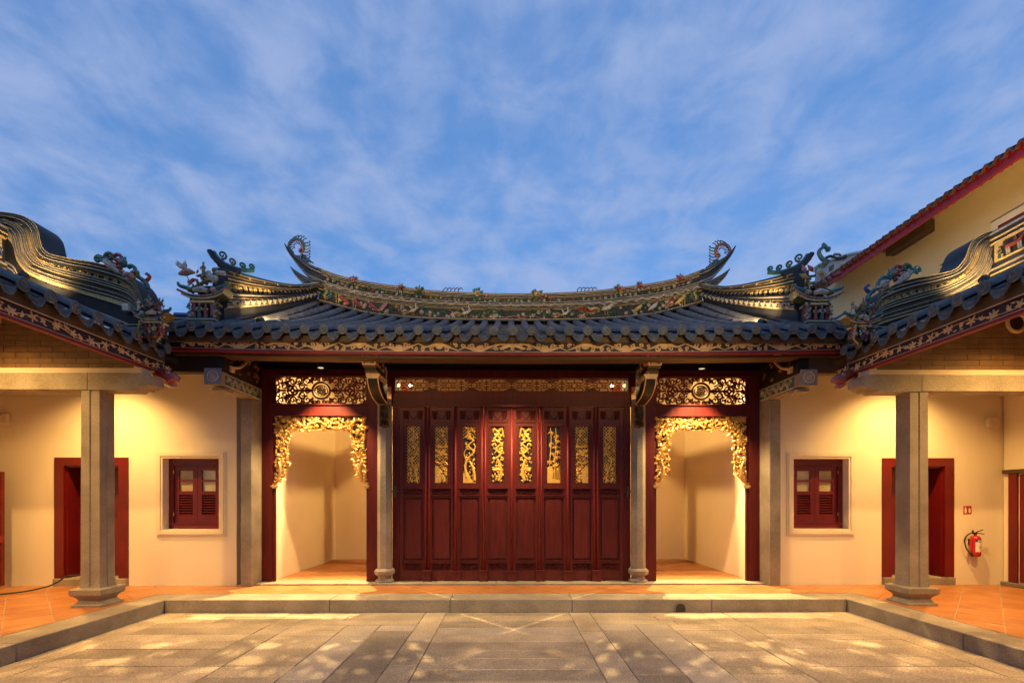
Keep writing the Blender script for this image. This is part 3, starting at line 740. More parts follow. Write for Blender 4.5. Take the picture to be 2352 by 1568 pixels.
    if i == 5:                                                                     # bamboo panel
        gp = MB(); gf = f.sub(0, (pz0+pz1)/2, -.035)
        for xx in (-.06, .03): gp.tube([gf.p(xx+.015*sin(z*6), z, .006) for z in [-.48+.08*k for k in range(13)]], .008, 5, 0)
        for (a, b) in ((-.05, .42), (.05, .36), (-.06, .22), (.04, .16), (.07, .27), (-.04, .04), (.06, -.02), (-.07, -.1), (.03, -.16), (.08, .08)):
            for j in range(7): gp.leaf(gf, a, b, rr.uniform(-2.8, -.3), rr.uniform(.06, .1), .011, .012, rr.uniform(0, .015))
        gp.prism(gf, [(-PW, -PH), (-PW, -.22), (-.03, -.20), (.0, -.3), (-.02, -.42), (PW, -.46), (PW, -PH)], -.004, .016, 0)
        for k in range(8):
            gp.bar(gf, [(.0, -.2-k*.03), (PW, -.28-k*.03)], .005, -.004, .004); gp.bar(gf, [(.0, -.28-k*.03), (PW, -.2-k*.03)], .005, -.004, .004)
        nleaf, nblob = 10, 6
    for j in range(nleaf):
        a, b = rr.uniform(-PW+.012, PW-.012), rr.uniform(-PH+.012, PH-.012); an = rr.uniform(0, 6.28); l_ = rr.uniform(.035, .07)
        ex, ey = a+l_*cos(an), b+l_*sin(an)
        if abs(ex) > PW or abs(ey) > PH: continue
        gp.leaf(gf, a, b, an, l_, l_*.28, .014, rr.uniform(0, .014))
    for j in range(nblob): gp.blob(gf.p(rr.uniform(-PW+.02, PW-.02), rr.uniform(-PH+.02, PH-.02), rr.uniform(.0, .015)), (rr.uniform(.012, .022), .014, rr.uniform(.012, .026)), 6, 4, 0)
    gp.build('gilt_panel', 'gilt_leaf', lo)
    MB().fbox(f, -px0, px0, pz0, pz1, -.056, -.05).build('panel_shade', 'ink', lo)  # dark sheet added behind the piercing, stands in for the dim hall
for i in range(9):                                                                 # posts between leaves and their pivot blocks
    a = -2.0+i*LW
    if i in (0, 8): continue
    p = MB()
    if i % 2 == 0: p.tube([fac.p(a, DB+.16, .012), fac.p(a, DT, .012)], .024, 10)
    else:
        for s_ in (-1, 1): p.tube([fac.p(a+s_*.03, DB+.16, .0), fac.p(a+s_*.03, DT, .0)], .018, 8)
    p.build('door_stile', 'red_line', hall, True)
    b = MB()
    if i % 2 == 0: b.prism(fac, [(a-.075, DB+.005), (a+.075, DB+.005), (a+.10, DB+.165), (a-.10, DB+.165)], .004, .05); b.fbox(fac, a-.105, a+.105, DB+.165, DB+.185, -.01, .06)
    else: b.fbox(fac, a-.075, a+.075, DB-.002, DB+.18, .004, .075); b.fbox(fac, a-.08, a+.08, DB+.18, DB+.196, -.01, .085)
    b.build('pivot_block', 'maroon_lit', hall)
for s_ in (-1, 1):
    hb = MB(); hb.fbox(fac, s_*2.06-.018, s_*2.06+.018, 1.70, 1.90, .01, .05); hb.fbox(fac, s_*2.06-.055, s_*2.06+.055, 1.79, 1.825, .012, .035)
    hb.build('door_latch', 'brownwood', hall)

# carved brackets on the columns
for s_ in (-1, 1):
    cx = X(s_*2.235); br = MB(); f = Fr((cx, 0, 0), (0, 1, 0), (0, 0, 1))       # frame in the YZ plane, extruded along x
    br.prism(f, [(8.50, 3.40), (8.50, 3.98), (7.66, 3.98), (7.66, 3.72), (7.9, 3.70), (8.02, 3.60), (8.12, 3.44)][::-1], -.05, .05, 0)   # web
    pf = Fr((cx, 7.56, 0))
    br.fbox(pf, -.105, .105, 3.765, 3.925, -.14, 0, 1); br.fbox(pf, -.092, .092, 3.777, 3.913, 0, .004, 0)
    for (w_, z0, z1, yb) in ((.105, 3.735, 3.765, .03), (.088, 3.705, 3.735, .08), (.10, 3.68, 3.705, .12)): br.fbox(pf, -w_, w_, z0, z1, -.5, -yb, 0 if w_ < .1 else 2)
    for (z0, z1, w_) in ((3.64, 3.68, .11), (3.60, 3.64, .095)): br.fbox(pf, -w_, w_, z0, z1, -.62, -.20, 1)
    # elephant-trunk curve down to the column
    path = cat([(7.76, 3.61), (7.80, 3.52), (7.90, 3.43), (8.08, 3.355), (8.36, 3.31)], 5)
    inn = cat([(8.06, 3.61), (8.10, 3.55), (8.16, 3.50), (8.26, 3.45), (8.36, 3.42)], 5)
    poly = path+inn[::-1]
    br.prism(f, poly, -.085, .085, 0)
    for e_ in (-.085, .085): br.tube([(cx+e_, y, z) for y, z in path], .009, 5, 1)
    # meander on the plaque
    def key_(F_, w_, h_, n_, mt):
        stp = w_/n_
        for k in range(n_+1): br.bar(F_, [(-w_/2+k*stp, -h_/2), (-w_/2+k*stp, h_/2)], .0035, 0, .008, mt) if k % 2 == 0 else br.bar(F_, [(-w_/2+k*stp, -h_/2+.02), (-w_/2+k*stp, h_/2-.02)], .0035, 0, .008, mt)
        for k in range(-3, 4): br.bar(F_, [(-w_/2+((k+4) % 3)*.03, k*h_/7), (w_/2-((k+5) % 3)*.03, k*h_/7)], .0035, 0, .008, mt)
    key_(Fr((cx, 7.556, 3.845)), .17, .125, 8, 1)
    for (a0, a1, b0, b1) in ((-.105, .105, 3.913, 3.927), (-.105, .105, 3.763, 3.777), (-.105, -.092, 3.777, 3.913), (.092, .105, 3.777, 3.913)): br.fbox(pf, a0, a1, b0, b1, 0, .012, 1)
    # fan-shaped cap
    br.prism(pf, [(-.10, 3.93), (.10, 3.93), (.16, 3.985), (.16, 3.995), (-.16, 3.995), (-.16, 3.985)], -.1, -.02, 0)
    for k in range(6): br.fbox(pf, -.15+k*.054, -.132+k*.054, 3.94+.0, 3.993, -.02, -.005, 1) if abs(-.14+k*.054) < .12 else br.fbox(pf, -.15+k*.054, -.132+k*.054, 3.97, 3.993, -.02, -.005, 1)
    br.fbox(pf, -.16, .16, 3.982, 3.996, -.02, .0, 1); br.fbox(pf, -.10, .10, 3.93, 3.942, -.02, .0, 1); br.fbox(pf, -.125, .125, 3.957, 3.966, -.02, -.004, 1)
    # gold scrolls on the web sides
    rr = random.Random(5)
    for sd in (-1, 1):
        sf = Fr((cx+sd*.05, 0, 0), (0, sd, 0), (0, 0, 1))
        for k in range(26):
            y = rr.uniform(7.72, 8.45); z = rr.uniform(3.62, 3.95)
            br.ribbon(sf, spiral(sd*y, z, rr.uniform(.02, .05), rr.uniform(0, 6), 1, 9, rr.choice((-1, 1))), lambda t: .008*(1-.5*t), .014, .002, 1)
    br.build('carved_bracket', ['darkwood', 'gilt_paint', 'brownwood'], hall)
    pd = MB(); pf = Fr((cx-s_*.02, HY-.19, 0)); rr = random.Random(9)
    pd.prism(pf, [(-.075, 2.93), (0, 2.90), (.075, 2.93), (.085, 3.31), (-.085, 3.31)], -.05, 0, 0)
    for k in range(34):
        a, b = rr.uniform(-.06, .06), rr.uniform(2.94, 3.29)
        pd.ribbon(pf, spiral(a, b, rr.uniform(.012, .028), rr.uniform(0, 6), 1.0, 8, rr.choice((-1, 1))), lambda t: .0065, .012, .002, 1)
    for xx in (-.08, .08): pd.tube([pf.p(xx, 2.93, 0), pf.p(xx, 3.31, 0)], .008, 5, 1)
    for z in (3.30, 3.06, 2.935): pd.tube([pf.p(-.08, z, 0), pf.p(.08, z, 0)], .007, 5, 1)
    pd.build('carved_pendant', ['darkwood', 'gilt_dark'], hall)

# dark wall above the frames, soffit boards, interior
MB().fbox(fac, -4.4, 4.4, 3.95, 4.52, -.06, .0).build('upper_wall', 'darkwood', hall)
for sg in (-1, 1): MB().fbox(fac, *sorted((sg*4.39, sg*5.4)), 3.58, 4.50, -.16, -.07).build('upper_wall', 'darkwood', hall)
for sg in (-1, 1):
    f = Fr((X(sg*4.305) if sg > 0 else X(-4.60), 0, 0), (0, 1, 0), (0, 0, 1))
    MB().prism(f, [(8.75, 0), (12.05, 0), (12.05, 4.7), (10.4, 5.30), (8.75, 4.55)], 0, .295).build('wall', 'plaster', hall)
MB().box(X(-4.305), X(4.305), 11.9, 12.05, 0, 4.75).build('wall', 'plaster', hall)
for y_, z_ in ((10.9, 4.75),): MB().lathe((X(-4.305), y_, z_), [(.13, 0), (.13, 8.61)], 14, axis=(1, 0, 0)).build('roof_beam', 'brownwood', hall, True)
for s_ in (-1, 1):
    MB().fbox(Fr((X(s_*2.235), 8.75, 0), (0, 1, 0), (0, 0, 1)), 0, 3.15, 3.70, 3.97, -.09, .09).build('tie_beam', 'maroon', hall)
    MB().lathe((X(s_*2.235), 10.6, FZ), [(.12, 0), (.12, 3.48)], 14).build('inner_column', 'maroon', hall, True)
for s_ in (-1, 1): MB().fbox(Fr((X(s_*3.15), 11.898, .62)), -.06, .06, -.06, .06, 0, .012).build('wall_socket', 'plaster_trim', hall)

# ---------------------------------------------------------------- roof of the main hall
EY, RY = 7.10, 10.40
def zr(x, y):
    """roof surface height; x measured from the hall axis"""
    d = max(0, y-EY); t = min(1, d/(RY-EY)); ax = min(abs(x), 4.4)
    return 4.125+.345*d+.018*d*d+.055*(min(abs(x), 5.2)/5)**2*(1-t)+.38*(ax/4.0)**3*t
SP = .2765; NK = 18
def ytop(k):
    return RY+.06 if abs(k*SP) < 4.5 else 8.30
dk = MB()
for k in range(-NK-1, NK+1):
    yt = max(ytop(k), ytop(k+1)); rows_ = []; ns = int((yt-EY)/.19)
    for i in range(ns+1):
        y = EY+.02+(yt-EY-.02)*i/ns
        for e in ((0, .014) if 0 < i < ns else (0,)):
            rows_.append([(X((k+j/6)*SP), y, zr((k+j/6)*SP, y)+.0-.055*sin(pi*j/6)+e) for j in range(7)])
    dk.grid(rows_)
sf = []
for k in range(-NK-1, NK+2):
    x = k*SP; sf.append([(X(x), EY+.12+(ytop(k)-EY-.12)*i/8, zr(x, EY+.12+(ytop(k)-EY-.12)*i/8)-.10) for i in range(9)])
dk.grid(sf, None, 1)
dk.box(X(-NK*SP-.2), X(NK*SP+.2), EY+.10, EY+.14, 4.0, 4.09, 1)
roof = dk.build('roof', ['rooftile', 'soffit'], hall)
bk = MB(); bk.grid([[(X(-4.7), RY-.05, 5.42), (X(-4.7), 14.2, 4.1)], [(X(4.7), RY-.05, 5.42), (X(4.7), 14.2, 4.1)]]); bk.build('rear_roof', 'soffit', hall)
for k in range(-NK, NK+1):
    x = k*SP; yt = ytop(k); mb = MB(); r = []; n = 7; ns = max(3, int((yt-EY)/.30))
    for i in range(ns):
        for q, rr_ in ((0, .071), (1, .064)):
            y = EY+(yt-EY)*(i+q)/ns-(.0 if q == 0 else .004)
            r.append([(X(x+rr_*cos(pi*j/n*1.1-.157)), y, zr(x, y)+.005+rr_*sin(pi*j/n*1.1-.157)) for j in range(n+1)])
    mb.grid(r); mb.build('roof_tile', 'rooftile', roof, True)
capm = MB(); capm.lathe((0, 0, 0), [(.073, -.012), (.074, .0), (.060, .012), (.056, .006), (.040, .006), (.036, .014), (.022, .014), (.018, .006), (.008, .006), (.004, .012)], 16, 0, (0, -1, 0)); capm = capm.mesh('end_cap', 'tile_end')
def drip_mesh(w):
    mb = MB(); h = w/2; n = 10; top = []; bot = []
    for i in range(n+1):
        a = -h+2*h*i/n; t = abs(a)/h; top.append((a, -.045*(1-t*t))); bot.append((a, -.135*(1-t**2.2)-.012+.006*cos(i*pi)))
    F = Fr((0, 0, 0)); N_ = n+1
    vs = [F.p(a, b, .0+.03*b/.1) for a, b in top]+[F.p(a, b, -.0-.02*b/.1) for a, b in bot]
    mb.add(vs, [(N_+i, N_+i+1, i+1, i) for i in range(n)])
    vs2 = [F.p(a, b, -.014+.03*b/.1) for a, b in top]+[F.p(a, b, -.014-.02*b/.1) for a, b in bot]; mb.add(vs2, [(i, i+1, N_+i+1, N_+i) for i in range(n)])
    mb.add(vs+vs2, [(N_+i, 3*N_+i, 3*N_+i+1, N_+i+1) for i in range(n)])
    for e in (.35, .62):                                            # raised rim lines
        mb.ribbon(F, [(a*.86, (bt*(1-e)+b*e)) for (a, b), (_, bt) in zip(bot, top)], .004, .006, .028*e, 0)
    return mb.mesh('drip_tile', 'tile_end')
dm = drip_mesh(.212)
for k in range(-NK, NK+1):
    z = zr(k*SP, EY)+.012; inst('end_cap', capm, roof, (X(k*SP), EY-.004, z), (R.uniform(-.05, .05), R.uniform(-3, 3), R.uniform(-.05, .05)))
for k in range(-NK-1, NK+1):
    x = (k+.5)*SP; inst('drip_tile', dm, roof, (X(x), EY+.012, zr(x, EY)-.005), (R.uniform(-.12, .06), R.uniform(-.04, .04), R.uniform(-.08, .08)))

# fascia with gilded scrolls
def sag(x): return .055*(x/5)**2
FX0, FX1 = -5.12, 5.03
fs = MB(); n = 24
for i in range(n):
    xa, xb = FX0+(FX1-FX0)*i/n, FX0+(FX1-FX0)*(i+1)/n; za, zb = sag(xa), sag(xb)
    def seg(z0, z1, y0, y1, m):
        vs = [(X(xa),y0,z0+za),(X(xb),y0,z0+zb),(X(xb),y1,z0+zb),(X(xa),y1,z0+za),(X(xa),y0,z1+za),(X(xb),y0,z1+zb),(X(xb),y1,z1+zb),(X(xa),y1,z1+za)]
        fs.add(vs, [(0,3,2,1),(4,5,6,7),(0,1,5,4),(1,2,6,5),(2,3,7,6),(3,0,4,7)], m)
    seg(3.865, 4.015, 7.26, 7.31, 0); seg(3.825, 3.865, 7.245, 7.32, 1); seg(4.015, 4.10, 7.235, 7.30, 2)
    seg(3.865, 3.873, 7.25, 7.262, 3); seg(4.007, 4.015, 7.235, 7.262, 3)
    seg(3.79, 3.825, 7.34, 7.60, 4)
fascia = fs.build('fascia_board', ['ink', 'red_line', 'soffit', 'gilt_paint', 'brownwood'], hall)
def scroll_vine(mb, F, x0, x1, hgt, seed, zf, mirror=None, m=0):
    """running scroll: thick tapered vine with curls, leaves and palmette clumps"""
    r_ = random.Random(seed); L_ = x1-x0; n = max(2, int(round(L_/.62))); P = L_/n
    def put(pts, w): mb.ribbon(F, [(a, max(-hgt*.47, min(hgt*.47, b))+zf(a)) for a, b in pts], w, .009, 0, m)
    for i in range(n):
        o = x0+i*P; s_ = 1 if i % 2 else -1; h = hgt/2
        put(cat([(o, -s_*h*.75), (o+P*.16, -s_*h*.2), (o+P*.36, s_*h*.5), (o+P*.58, s_*h*.62), (o+P*.8, s_*h*.05), (o+P, s_*h*.75)], 6), lambda t: .008+.013*sin(pi*t)**2)
        for (q, rr_, tn, sg_, off) in ((.30, .62, 1.2, -s_, -.35), (.66, .55, 1.15, s_, -.30), (.06, .45, 1.1, s_, .35), (.88, .48, 1.1, -s_, -.45)):
            cx = o+P*q; cy = s_*h*off; put(spiral(cx, cy, h*rr_, r_.uniform(0, 6), tn, 14, sg_, .2), lambda t: .0145*(1-.45*t))
        # leaf clump (palmette)
        cx = o+P*(.47+r_.uniform(-.04, .04)); cy = s_*h*.25
        for k in range(6):
            a = -s_*pi/2+(k-2.5)*.55; put([(cx, cy), (cx+.035*cos(a), cy+.030*sin(a)), (cx+.062*cos(a+.2), cy+.048*sin(a+.2))], [.017, .021, .006])
        put([(cx-.09, cy+s_*.012), (cx-.03, cy+s_*.03), (cx+.05, cy+s_*.02), (cx+.10, cy-s_*.005)], [.010, .027, .029, .010])
        for k in range(5):
            a_ = o+r_.uniform(.02, .95)*P; b_ = r_.uniform(-.8, .8)*h; an = r_.uniform(0, 6.28)
            put([(a_, b_), (a_+.022*cos(an), b_+.022*sin(an)), (a_+.04*cos(an+.5), b_+.04*sin(an+.5))], [.008, .014, .004])
sc = MB(); Ff = Fr((HX, 7.259, 3.94))
scroll_vine(sc, Ff, .22, 4.98, .132, 21, sag)
k0 = len(sc.v); vs = list(sc.v); fsx = list(sc.f)
sc.add([(2*HX-x, y, z+sag(-(x-HX))-sag(x-HX)) for x, y, z in vs], [tuple(reversed(f)) for f in fsx])
for s_ in (-1, 1):                                                   # bat-like motif on the axis
    sc.ribbon(Ff, [(0, .02), (s_*.05, .035), (s_*.10, .02), (s_*.17, -.02), (s_*.21, -.01)], [.02, .03, .034, .02, .004], .012)
    sc.ribbon(Ff, [(s_*.04, .03), (s_*.12, .05), (s_*.2, .045), (s_*.27, .0), (s_*.33, -.03)], [.01, .016, .012, .010, .003], .010)
    sc.ribbon(Ff, [(s_*.0, -.03), (s_*.06, -.055), (s_*.12, -.05), (s_*.15, -.03)], [.008, .006, .006, .003], .008)
sc.ribbon(Ff, [(0, .064), (0, .02), (0, -.03), (0, -.062)], [.018, .032, .024, .006], .02)
sc.build('scroll_carving', 'gilt_paint', fascia)

# ---------------------------------------------------------------- ornament kit (porcelain-mosaic figures)
def flower_mesh(name, petals, ctr, n=8, r=.05, layers=2):
    mb = MB(); F = Fr((0, 0, 0))
    for l in range(layers):
        for k in range(n): mb.leaf(F, 0, 0, 2*pi*(k+.5*l)/n, r*(1-.3*l), r*.34*(1-.2*l), r*.35, .012*l, 0)
    mb.blob((0, -.022, 0), r*.28, 6, 4, 1); return mb.mesh(name, [petals, ctr])
FLW = [flower_mesh('flower', 'glaze_white', 'glaze_yellow'), flower_mesh('flower', 'glaze_white', 'glaze_pink', 10), flower_mesh('flower', 'glaze_red', 'glaze_yellow', 8),
       flower_mesh('flower', 'glaze_yellow', 'glaze_red', 7), flower_mesh('flower', 'glaze_pink', 'glaze_white', 9), flower_mesh('flower', 'cream_line', 'gold_line', 8)]
def sprig_mesh(mats, n=7, l=.085, seed=0):
    mb = MB(); F = Fr((0, 0, 0)); r_ = random.Random(seed)
    for k in range(n): mb.leaf(F, r_.uniform(-.02, .02), r_.uniform(-.02, .02), r_.uniform(0, 6.28), l*r_.uniform(.6, 1.1), l*.24, .02, r_.uniform(0, .03), k % len(mats))
    return mb.mesh('leaf_sprig', mats)
SPR = [sprig_mesh(['glaze_green', 'glaze_teal'], 7, .085, 1), sprig_mesh(['glaze_green'], 8, .07, 2), sprig_mesh(['glaze_teal', 'glaze_olive'], 6, .09, 3), sprig_mesh(['glaze_green', 'glaze_olive'], 9, .06, 4)]
def figure(mb, F, a, b, h, robe=RE, trim=YE, lean=0.0, face=1):
    """small robed figure standing at (a, b)"""
    q = lambda x, y, z=0: F.p(a+x*h+lean*y*h, b+y*h, z*h)
    mb.tube([q(0, 0, .1), q(0, .2, .1), q(0, .45, .12), q(0, .62, .12), q(0, .76, .11), q(0, .80, .1)], [.15*h, .14*h, .10*h, .13*h, .10*h, .04*h], 7, robe)
    mb.blob(q(0, .89, .12), (.075*h, .075*h, .095*h), 7, 5, FL); mb.blob(q(0, .97, .11), (.08*h, .07*h, .06*h), 6, 4, BK)
    for s_ in (-1, 1): mb.tube([q(s_*.12, .70, .12), q(s_*.19, .55, .18), q(s_*.10*face, .46, .26)], [.05*h, .045*h, .03*h], 5, trim)
    mb.tube([q(-.11, .44, .2), q(.11, .44, .2)], .03*h, 5, trim)
def phoenix(mb, F, a, b, s, d=1, cols=(GR, RE, YE), tail=True):
    q = lambda x, y, z=0: F.p(a+d*x*s, b+y*s, .04+z*s)
    mb.tube([q(-.25, -.05), q(-.1, -.02, .05), q(.1, .03, .08), q(.26, .14, .08), (q(.30, .32, .08)), q(.24, .46, .08), q(.28, .56, .1)], [.04*s, .11*s, .12*s, .09*s, .06*s, .05*s, .06*s], 7, WH)
    for k in range(4): mb.tube([q(-.05+.09*k, -.06, .13), q(-.03+.09*k, .10, .13)], .02*s, 4, WH)
    mb.leaf(F, a+d*.30*s, b+.56*s, 0 if d > 0 else pi, .16*s, .035*s, .03*s, .05, YE); mb.blob(q(.24, .66, .08), (.04*s, .03*s, .08*s), 5, 4, RE)
    for w_, (ang, col) in enumerate(((2.05, cols)  , (.75, cols))):
        for k in range(5):
            an = ang+(k-2)*.13*(1 if w_ == 0 else -1); an = an if d > 0 else pi-an
            mb.leaf(F, a+d*(.02+.1*w_)*s, b+.06*s, an, (.62-.05*abs(k-1))*s, .055*s, .03*s, .03+.006*k, (col[0], col[0], col[1], col[2], WH)[k])
    if tail:
        for k in range(4):
            pts = cat([(a-d*.2*s, b-.04*s), (a-d*(.45+.05*k)*s, b+(-.10+.09*k)*s), (a-d*(.75+.04*k)*s, b+(-.22+.12*k)*s), (a-d*(1.05-.05*k)*s, b+(-.12+.15*k)*s)], 4)
            mb.ribbon(F, pts, lambda t: s*(.03+.05*sin(pi*min(1, t*1.1))), .025, .02+.006*k, (YE, RE, WH, GR)[k])
    for x in (-.02, .12): mb.tube([q(x, -.06), q(x-.04, -.2), q(x+.02, -.34)], .018*s, 4, YE)
def bird(mb, F, a, b, s, d=1, body=RE, wing=WH):
    q = lambda x, y, z=0: F.p(a+d*x*s, b+y*s, .04+z*s)
    mb.tube([q(-.5, -.32), q(-.2, -.1, .05), q(.08, .1, .1), q(.25, .28, .1), q(.32, .42, .08)], [.06*s, .16*s, .20*s, .13*s, .07*s], 7, body)
    mb.blob(q(.33, .45, .08), .10*s, 6, 4, wing); mb.leaf(F, a+d*.4*s, b+.46*s, 0 if d > 0 else pi, .14*s, .03*s, .03*s, .05, YE)
    for k in range(4): mb.leaf(F, a+d*.12*s, b+.16*s, (3.75+.16*k) if d > 0 else (pi-3.75-.16*k), .62*s, .06*s, .04*s, .06, (wing, YE, wing, body)[k])
def curl(mb, F, pts, r, col, tip=True, n=6):
    pp = cat(pts, 6); mb.tube([F.p(*p) for p in pp], (lambda t: r*(1-.35*t)), n, col)
    if tip: mb.blob(F.p(*pp[-1]), r*1.25, 6, 4, col)

# ---------------------------------------------------------------- main ridge
TOP = [(0, 6.068), (1.59, 6.125), (2.53, 6.235), (3.21, 6.339), (3.68, 6.452), (4.0, 6.564), (4.2, 6.65)]
BOT = [(0, 5.520), (1.78, 5.552), (2.82, 5.635), (3.21, 5.700), (4.0, 5.905), (4.2, 5.975)]
def sm(tab):
    pts = cat([(-tab[1][0], tab[1][1])]+tab, 8)[8:]
    return pts
TOPs, BOTs = sm(TOP), sm(BOT)
zt_ = lambda x: lerp_tab(TOPs, abs(x))-.015; zb_ = lambda x: lerp_tab(BOTs, abs(x))-.025
PROF = [(-.06,.10,1),(.0,.10,0),(.025,.10,1),(.03,.02,1),(.40,.02,0),(.405,.055,0),(.43,.055,1),(.445,.075,2),(.475,.075,1),(.49,.105,2),(.52,.105,1),(.53,.085,2),(.555,.12,2),(.585,.12,1),(.60,.145,2),(.63,.145,1),(.645,.07,1),(.65,.035,1),(.83,.035,0),(.835,.07,0),(.86,.07,1),(.875,.09,2),(.905,.09,1),(.92,.11,0),(.95,.11,1),(.97,.09,2),(1.0,.09,1),(1.0,-.2,1)]
def thin(prof, f):
    """narrow the gilded bands of a moulding profile so that black shows between them"""
    out = []
    for (t, p, m), nx in zip(prof, prof[1:]+[None]):
        out.append((t, p, m))
        if m != 1 and nx and nx[0]-t > .004: out.append((t+(nx[0]-t)*f, p+(nx[1]-p)*f, 1))
    return out
PROF = thin(PROF, .55)
rg = MB(); rr_ = []; xs = [-4.12+8.24*i/72 for i in range(73)]
for x in xs: rr_.append([(X(x), RY-p, zb_(x)+t*(zt_(x)-zb_(x))) for t, p, m in PROF]+[(X(x), RY+.2, zb_(x)-.3)])
rg.grid(rr_, [m for t, p, m in PROF])
for s_ in (-1, 1):
    x = s_*4.12; rg.add([(X(x), RY-p, zb_(x)+t*(zt_(x)-zb_(x))) for t, p, m in PROF]+[(X(x), RY+.2, zb_(x)-.3), (X(x), RY, zb_(x)-.3)], [tuple(range(len(PROF)+2))], 1)
    # swallow tails: upper and lower horn, lofted between two outlines
    sc_ = .00936
    P_ = lambda px, py: (-(1166-px)*sc_-HX, 1.65+(1148-py)*sc_*.996)
    up_o = cat([P_(742, 623), P_(718, 611), P_(699, 598), P_(680, 586), P_(668, 574), P_(657, 560)], 5); up_i = cat([P_(742, 650), P_(714, 639), P_(694, 620), P_(677, 598), P_(664, 579), P_(656, 561)], 5)
    lo_o = cat([P_(745, 649), P_(722, 645), P_(700, 634), P_(684, 624), P_(670, 613)], 5); lo_i = cat([P_(745, 672), P_(722, 664), P_(700, 652), P_(682, 635), P_(669.5, 614)], 5)
    for (o_, i_, bands) in ((up_o, up_i, [(0,-.14,1),(0,.09,1),(.08,.09,2),(.16,.11,1),(.24,.08,2),(.36,.08,1),(.40,.04,1),(.78,.04,2),(.88,.08,2),(1.,.08,1),(1.,-.14,1)]),
                            (lo_o, lo_i, [(0,-.1,2),(0,.10,2),(.18,.12,1),(.28,.10,2),(.45,.13,1),(.55,.09,2),(.72,.11,1),(.82,.07,0),(1.,.06,1),(1.,-.1,1)])):
        rows_ = []
        bands = thin(bands, .5)
        for k, ((a, b), (c, d_)) in enumerate(zip(o_, i_)):
            tp = 1-.75*k/(len(o_)-1)
            rows_.append([(X(-s_*(a+(c-a)*t)), RY-p*tp-.02, b+(d_-b)*t) for t, p, m in bands])
        rg.grid(rows_, [m for t, p, m in bands])
ridge = rg.build('main_ridge', ['gold_line', 'stucco_black', 'cream_line'], hall)
# garlands and knobs along the moulding
gm = MB(); gF = Fr((0, 0, 0))
gm.tube([(-.115+.23*i/8, -.01, -.045*sin(pi*i/8)) for i in range(9)], .009, 5); gm.tube([(-.115+.23*i/8, -.006, -.022*sin(pi*i/8)+.012) for i in range(9)], .006, 5)
gm.blob((-.115, -.012, .004), (.022, .02, .018), 6, 4); gm = gm.mesh('garland', 'cream_line')
for i in range(-17, 18):
    x = i*.232; sl = (zt_(x+.1)-zt_(x-.1))/.2; t = .515
    inst('garland', gm, ridge, (X(x+.115), RY-.125, zb_(x)+t*(zt_(x)-zb_(x))+.02), (0, -atan2(sl, 1), 0))
rF = Fr((HX, RY-.025, 0))
def rz(x, t): return zb_(x)+t*(zt_(x)-zb_(x))
rr = random.Random(33)
# upper band: flowers and sprigs
x = -3.9
while x < 3.9:
    if rr.random() < .85: inst('flower_ornament', rr.choice(FLW[:2]+FLW[5:]*2+FLW), ridge, (X(x), RY-.05, rz(x, .74)+rr.uniform(-.02, .02)), (rr.uniform(-.3, .1), rr.uniform(0, 6), rr.uniform(-.3, .3)), rr.uniform(.65, 1.05))
    inst('leaf_ornament', rr.choice(SPR), ridge, (X(x+.05), RY-.045, rz(x, .74)+rr.uniform(-.03, .03)), (rr.uniform(-.2, .2), rr.uniform(0, 6), 0), rr.uniform(.8, 1.2))
    x += rr.uniform(.08, .125)
# crest: lion-like clumps and curls on top
for (x, c1, c2) in ((-.72, TE, YE), (.55, OL, YE), (-2.35, WH, RE), (2.75, WH, RE), (1.62, TE, RE), (-1.25, GR, TE), (-3.35, RE, PI_), (3.62, RE, RE), (-1.95, GR, OL), (2.3, YE, RE)):
    mb = MB(); z = rz(x, .9); r_ = random.Random(int(x*100)); f = rF.sub(x, z, .03)
    if abs(x-1.62) < .1 or abs(x+1.25) < .1:
        for k in range(5): curl(mb, f, [(-.16+.08*k, 0, 0), (-.20+.08*k, .09, 0), (-.14+.08*k, .15, 0), (-.10+.08*k, .11, 0)], .013, (TE, BL, TE, RE, GR)[k], False)
    else:
        s_ = 1.15 if abs(x) < 1 else .85
        for k in range(26):
            an = r_.uniform(0, 2*pi); mb.leaf(f, .03*cos(an), .03*sin(an)+.03, an, .11*s_*r_.uniform(.7, 1.1), .022*s_, .02, r_.uniform(0, .05), (c1, c1, GR, TE)[k % 4])
        mb.blob(f.p(0, .03, .06), (.06*s_, .05, .06*s_), 7, 5, c2); mb.blob(f.p(.012, .01, .10), .02*s_, 5, 4, RE)
        for k in range(3): mb.blob(f.p(.14+.05*k, -.01+.02*r_.random(), .03), .026*s_, 6, 4, (RE, PI_, RE)[k])
        for s2 in (-1, 1): mb.blob(f.p(s2*.025*s_, .055, .105), .010, 5, 3, WH)
    mb.build('crest_ornament', GL, ridge)
# lower field: birds, blossoms, branches
def orn(name, fn, x, t): 
    mb = MB(); fn(mb, rF.sub(x, rz(x, t), .0)); return mb.build(name, GL, ridge)
orn('phoenix_ornament', lambda m, f: phoenix(m, f, 0, 0, .30, 1), -.98, .22)
orn('phoenix_ornament', lambda m, f: phoenix(m, f, 0, 0, .26, 1, (GR, WH, TE)), 1.14, .20)
orn('phoenix_ornament', lambda m, f: phoenix(m, f, 0, .04, .40, 1, (GR, RE, YE)), 2.03, .26)
orn('bird_ornament', lambda m, f: phoenix(m, f, 0, 0, .27, 1, (YE, OL, YE)), -2.1, .22)
for (x, bc, wc, d_) in ((-3.55, RE, WH, -1), (-3.28, RE, YE, -1), (-2.95, RE, WH, -1), (-2.72, PI_, WH, 1), (3.05, WH, RE, 1), (3.42, RE, YE, 1), (3.62, YE, WH, 1), (2.72, YE, GR, 1)):
    orn('bird_ornament', lambda m, f: bird(m, f, 0, 0, .23, d_, bc, wc), x, .22)
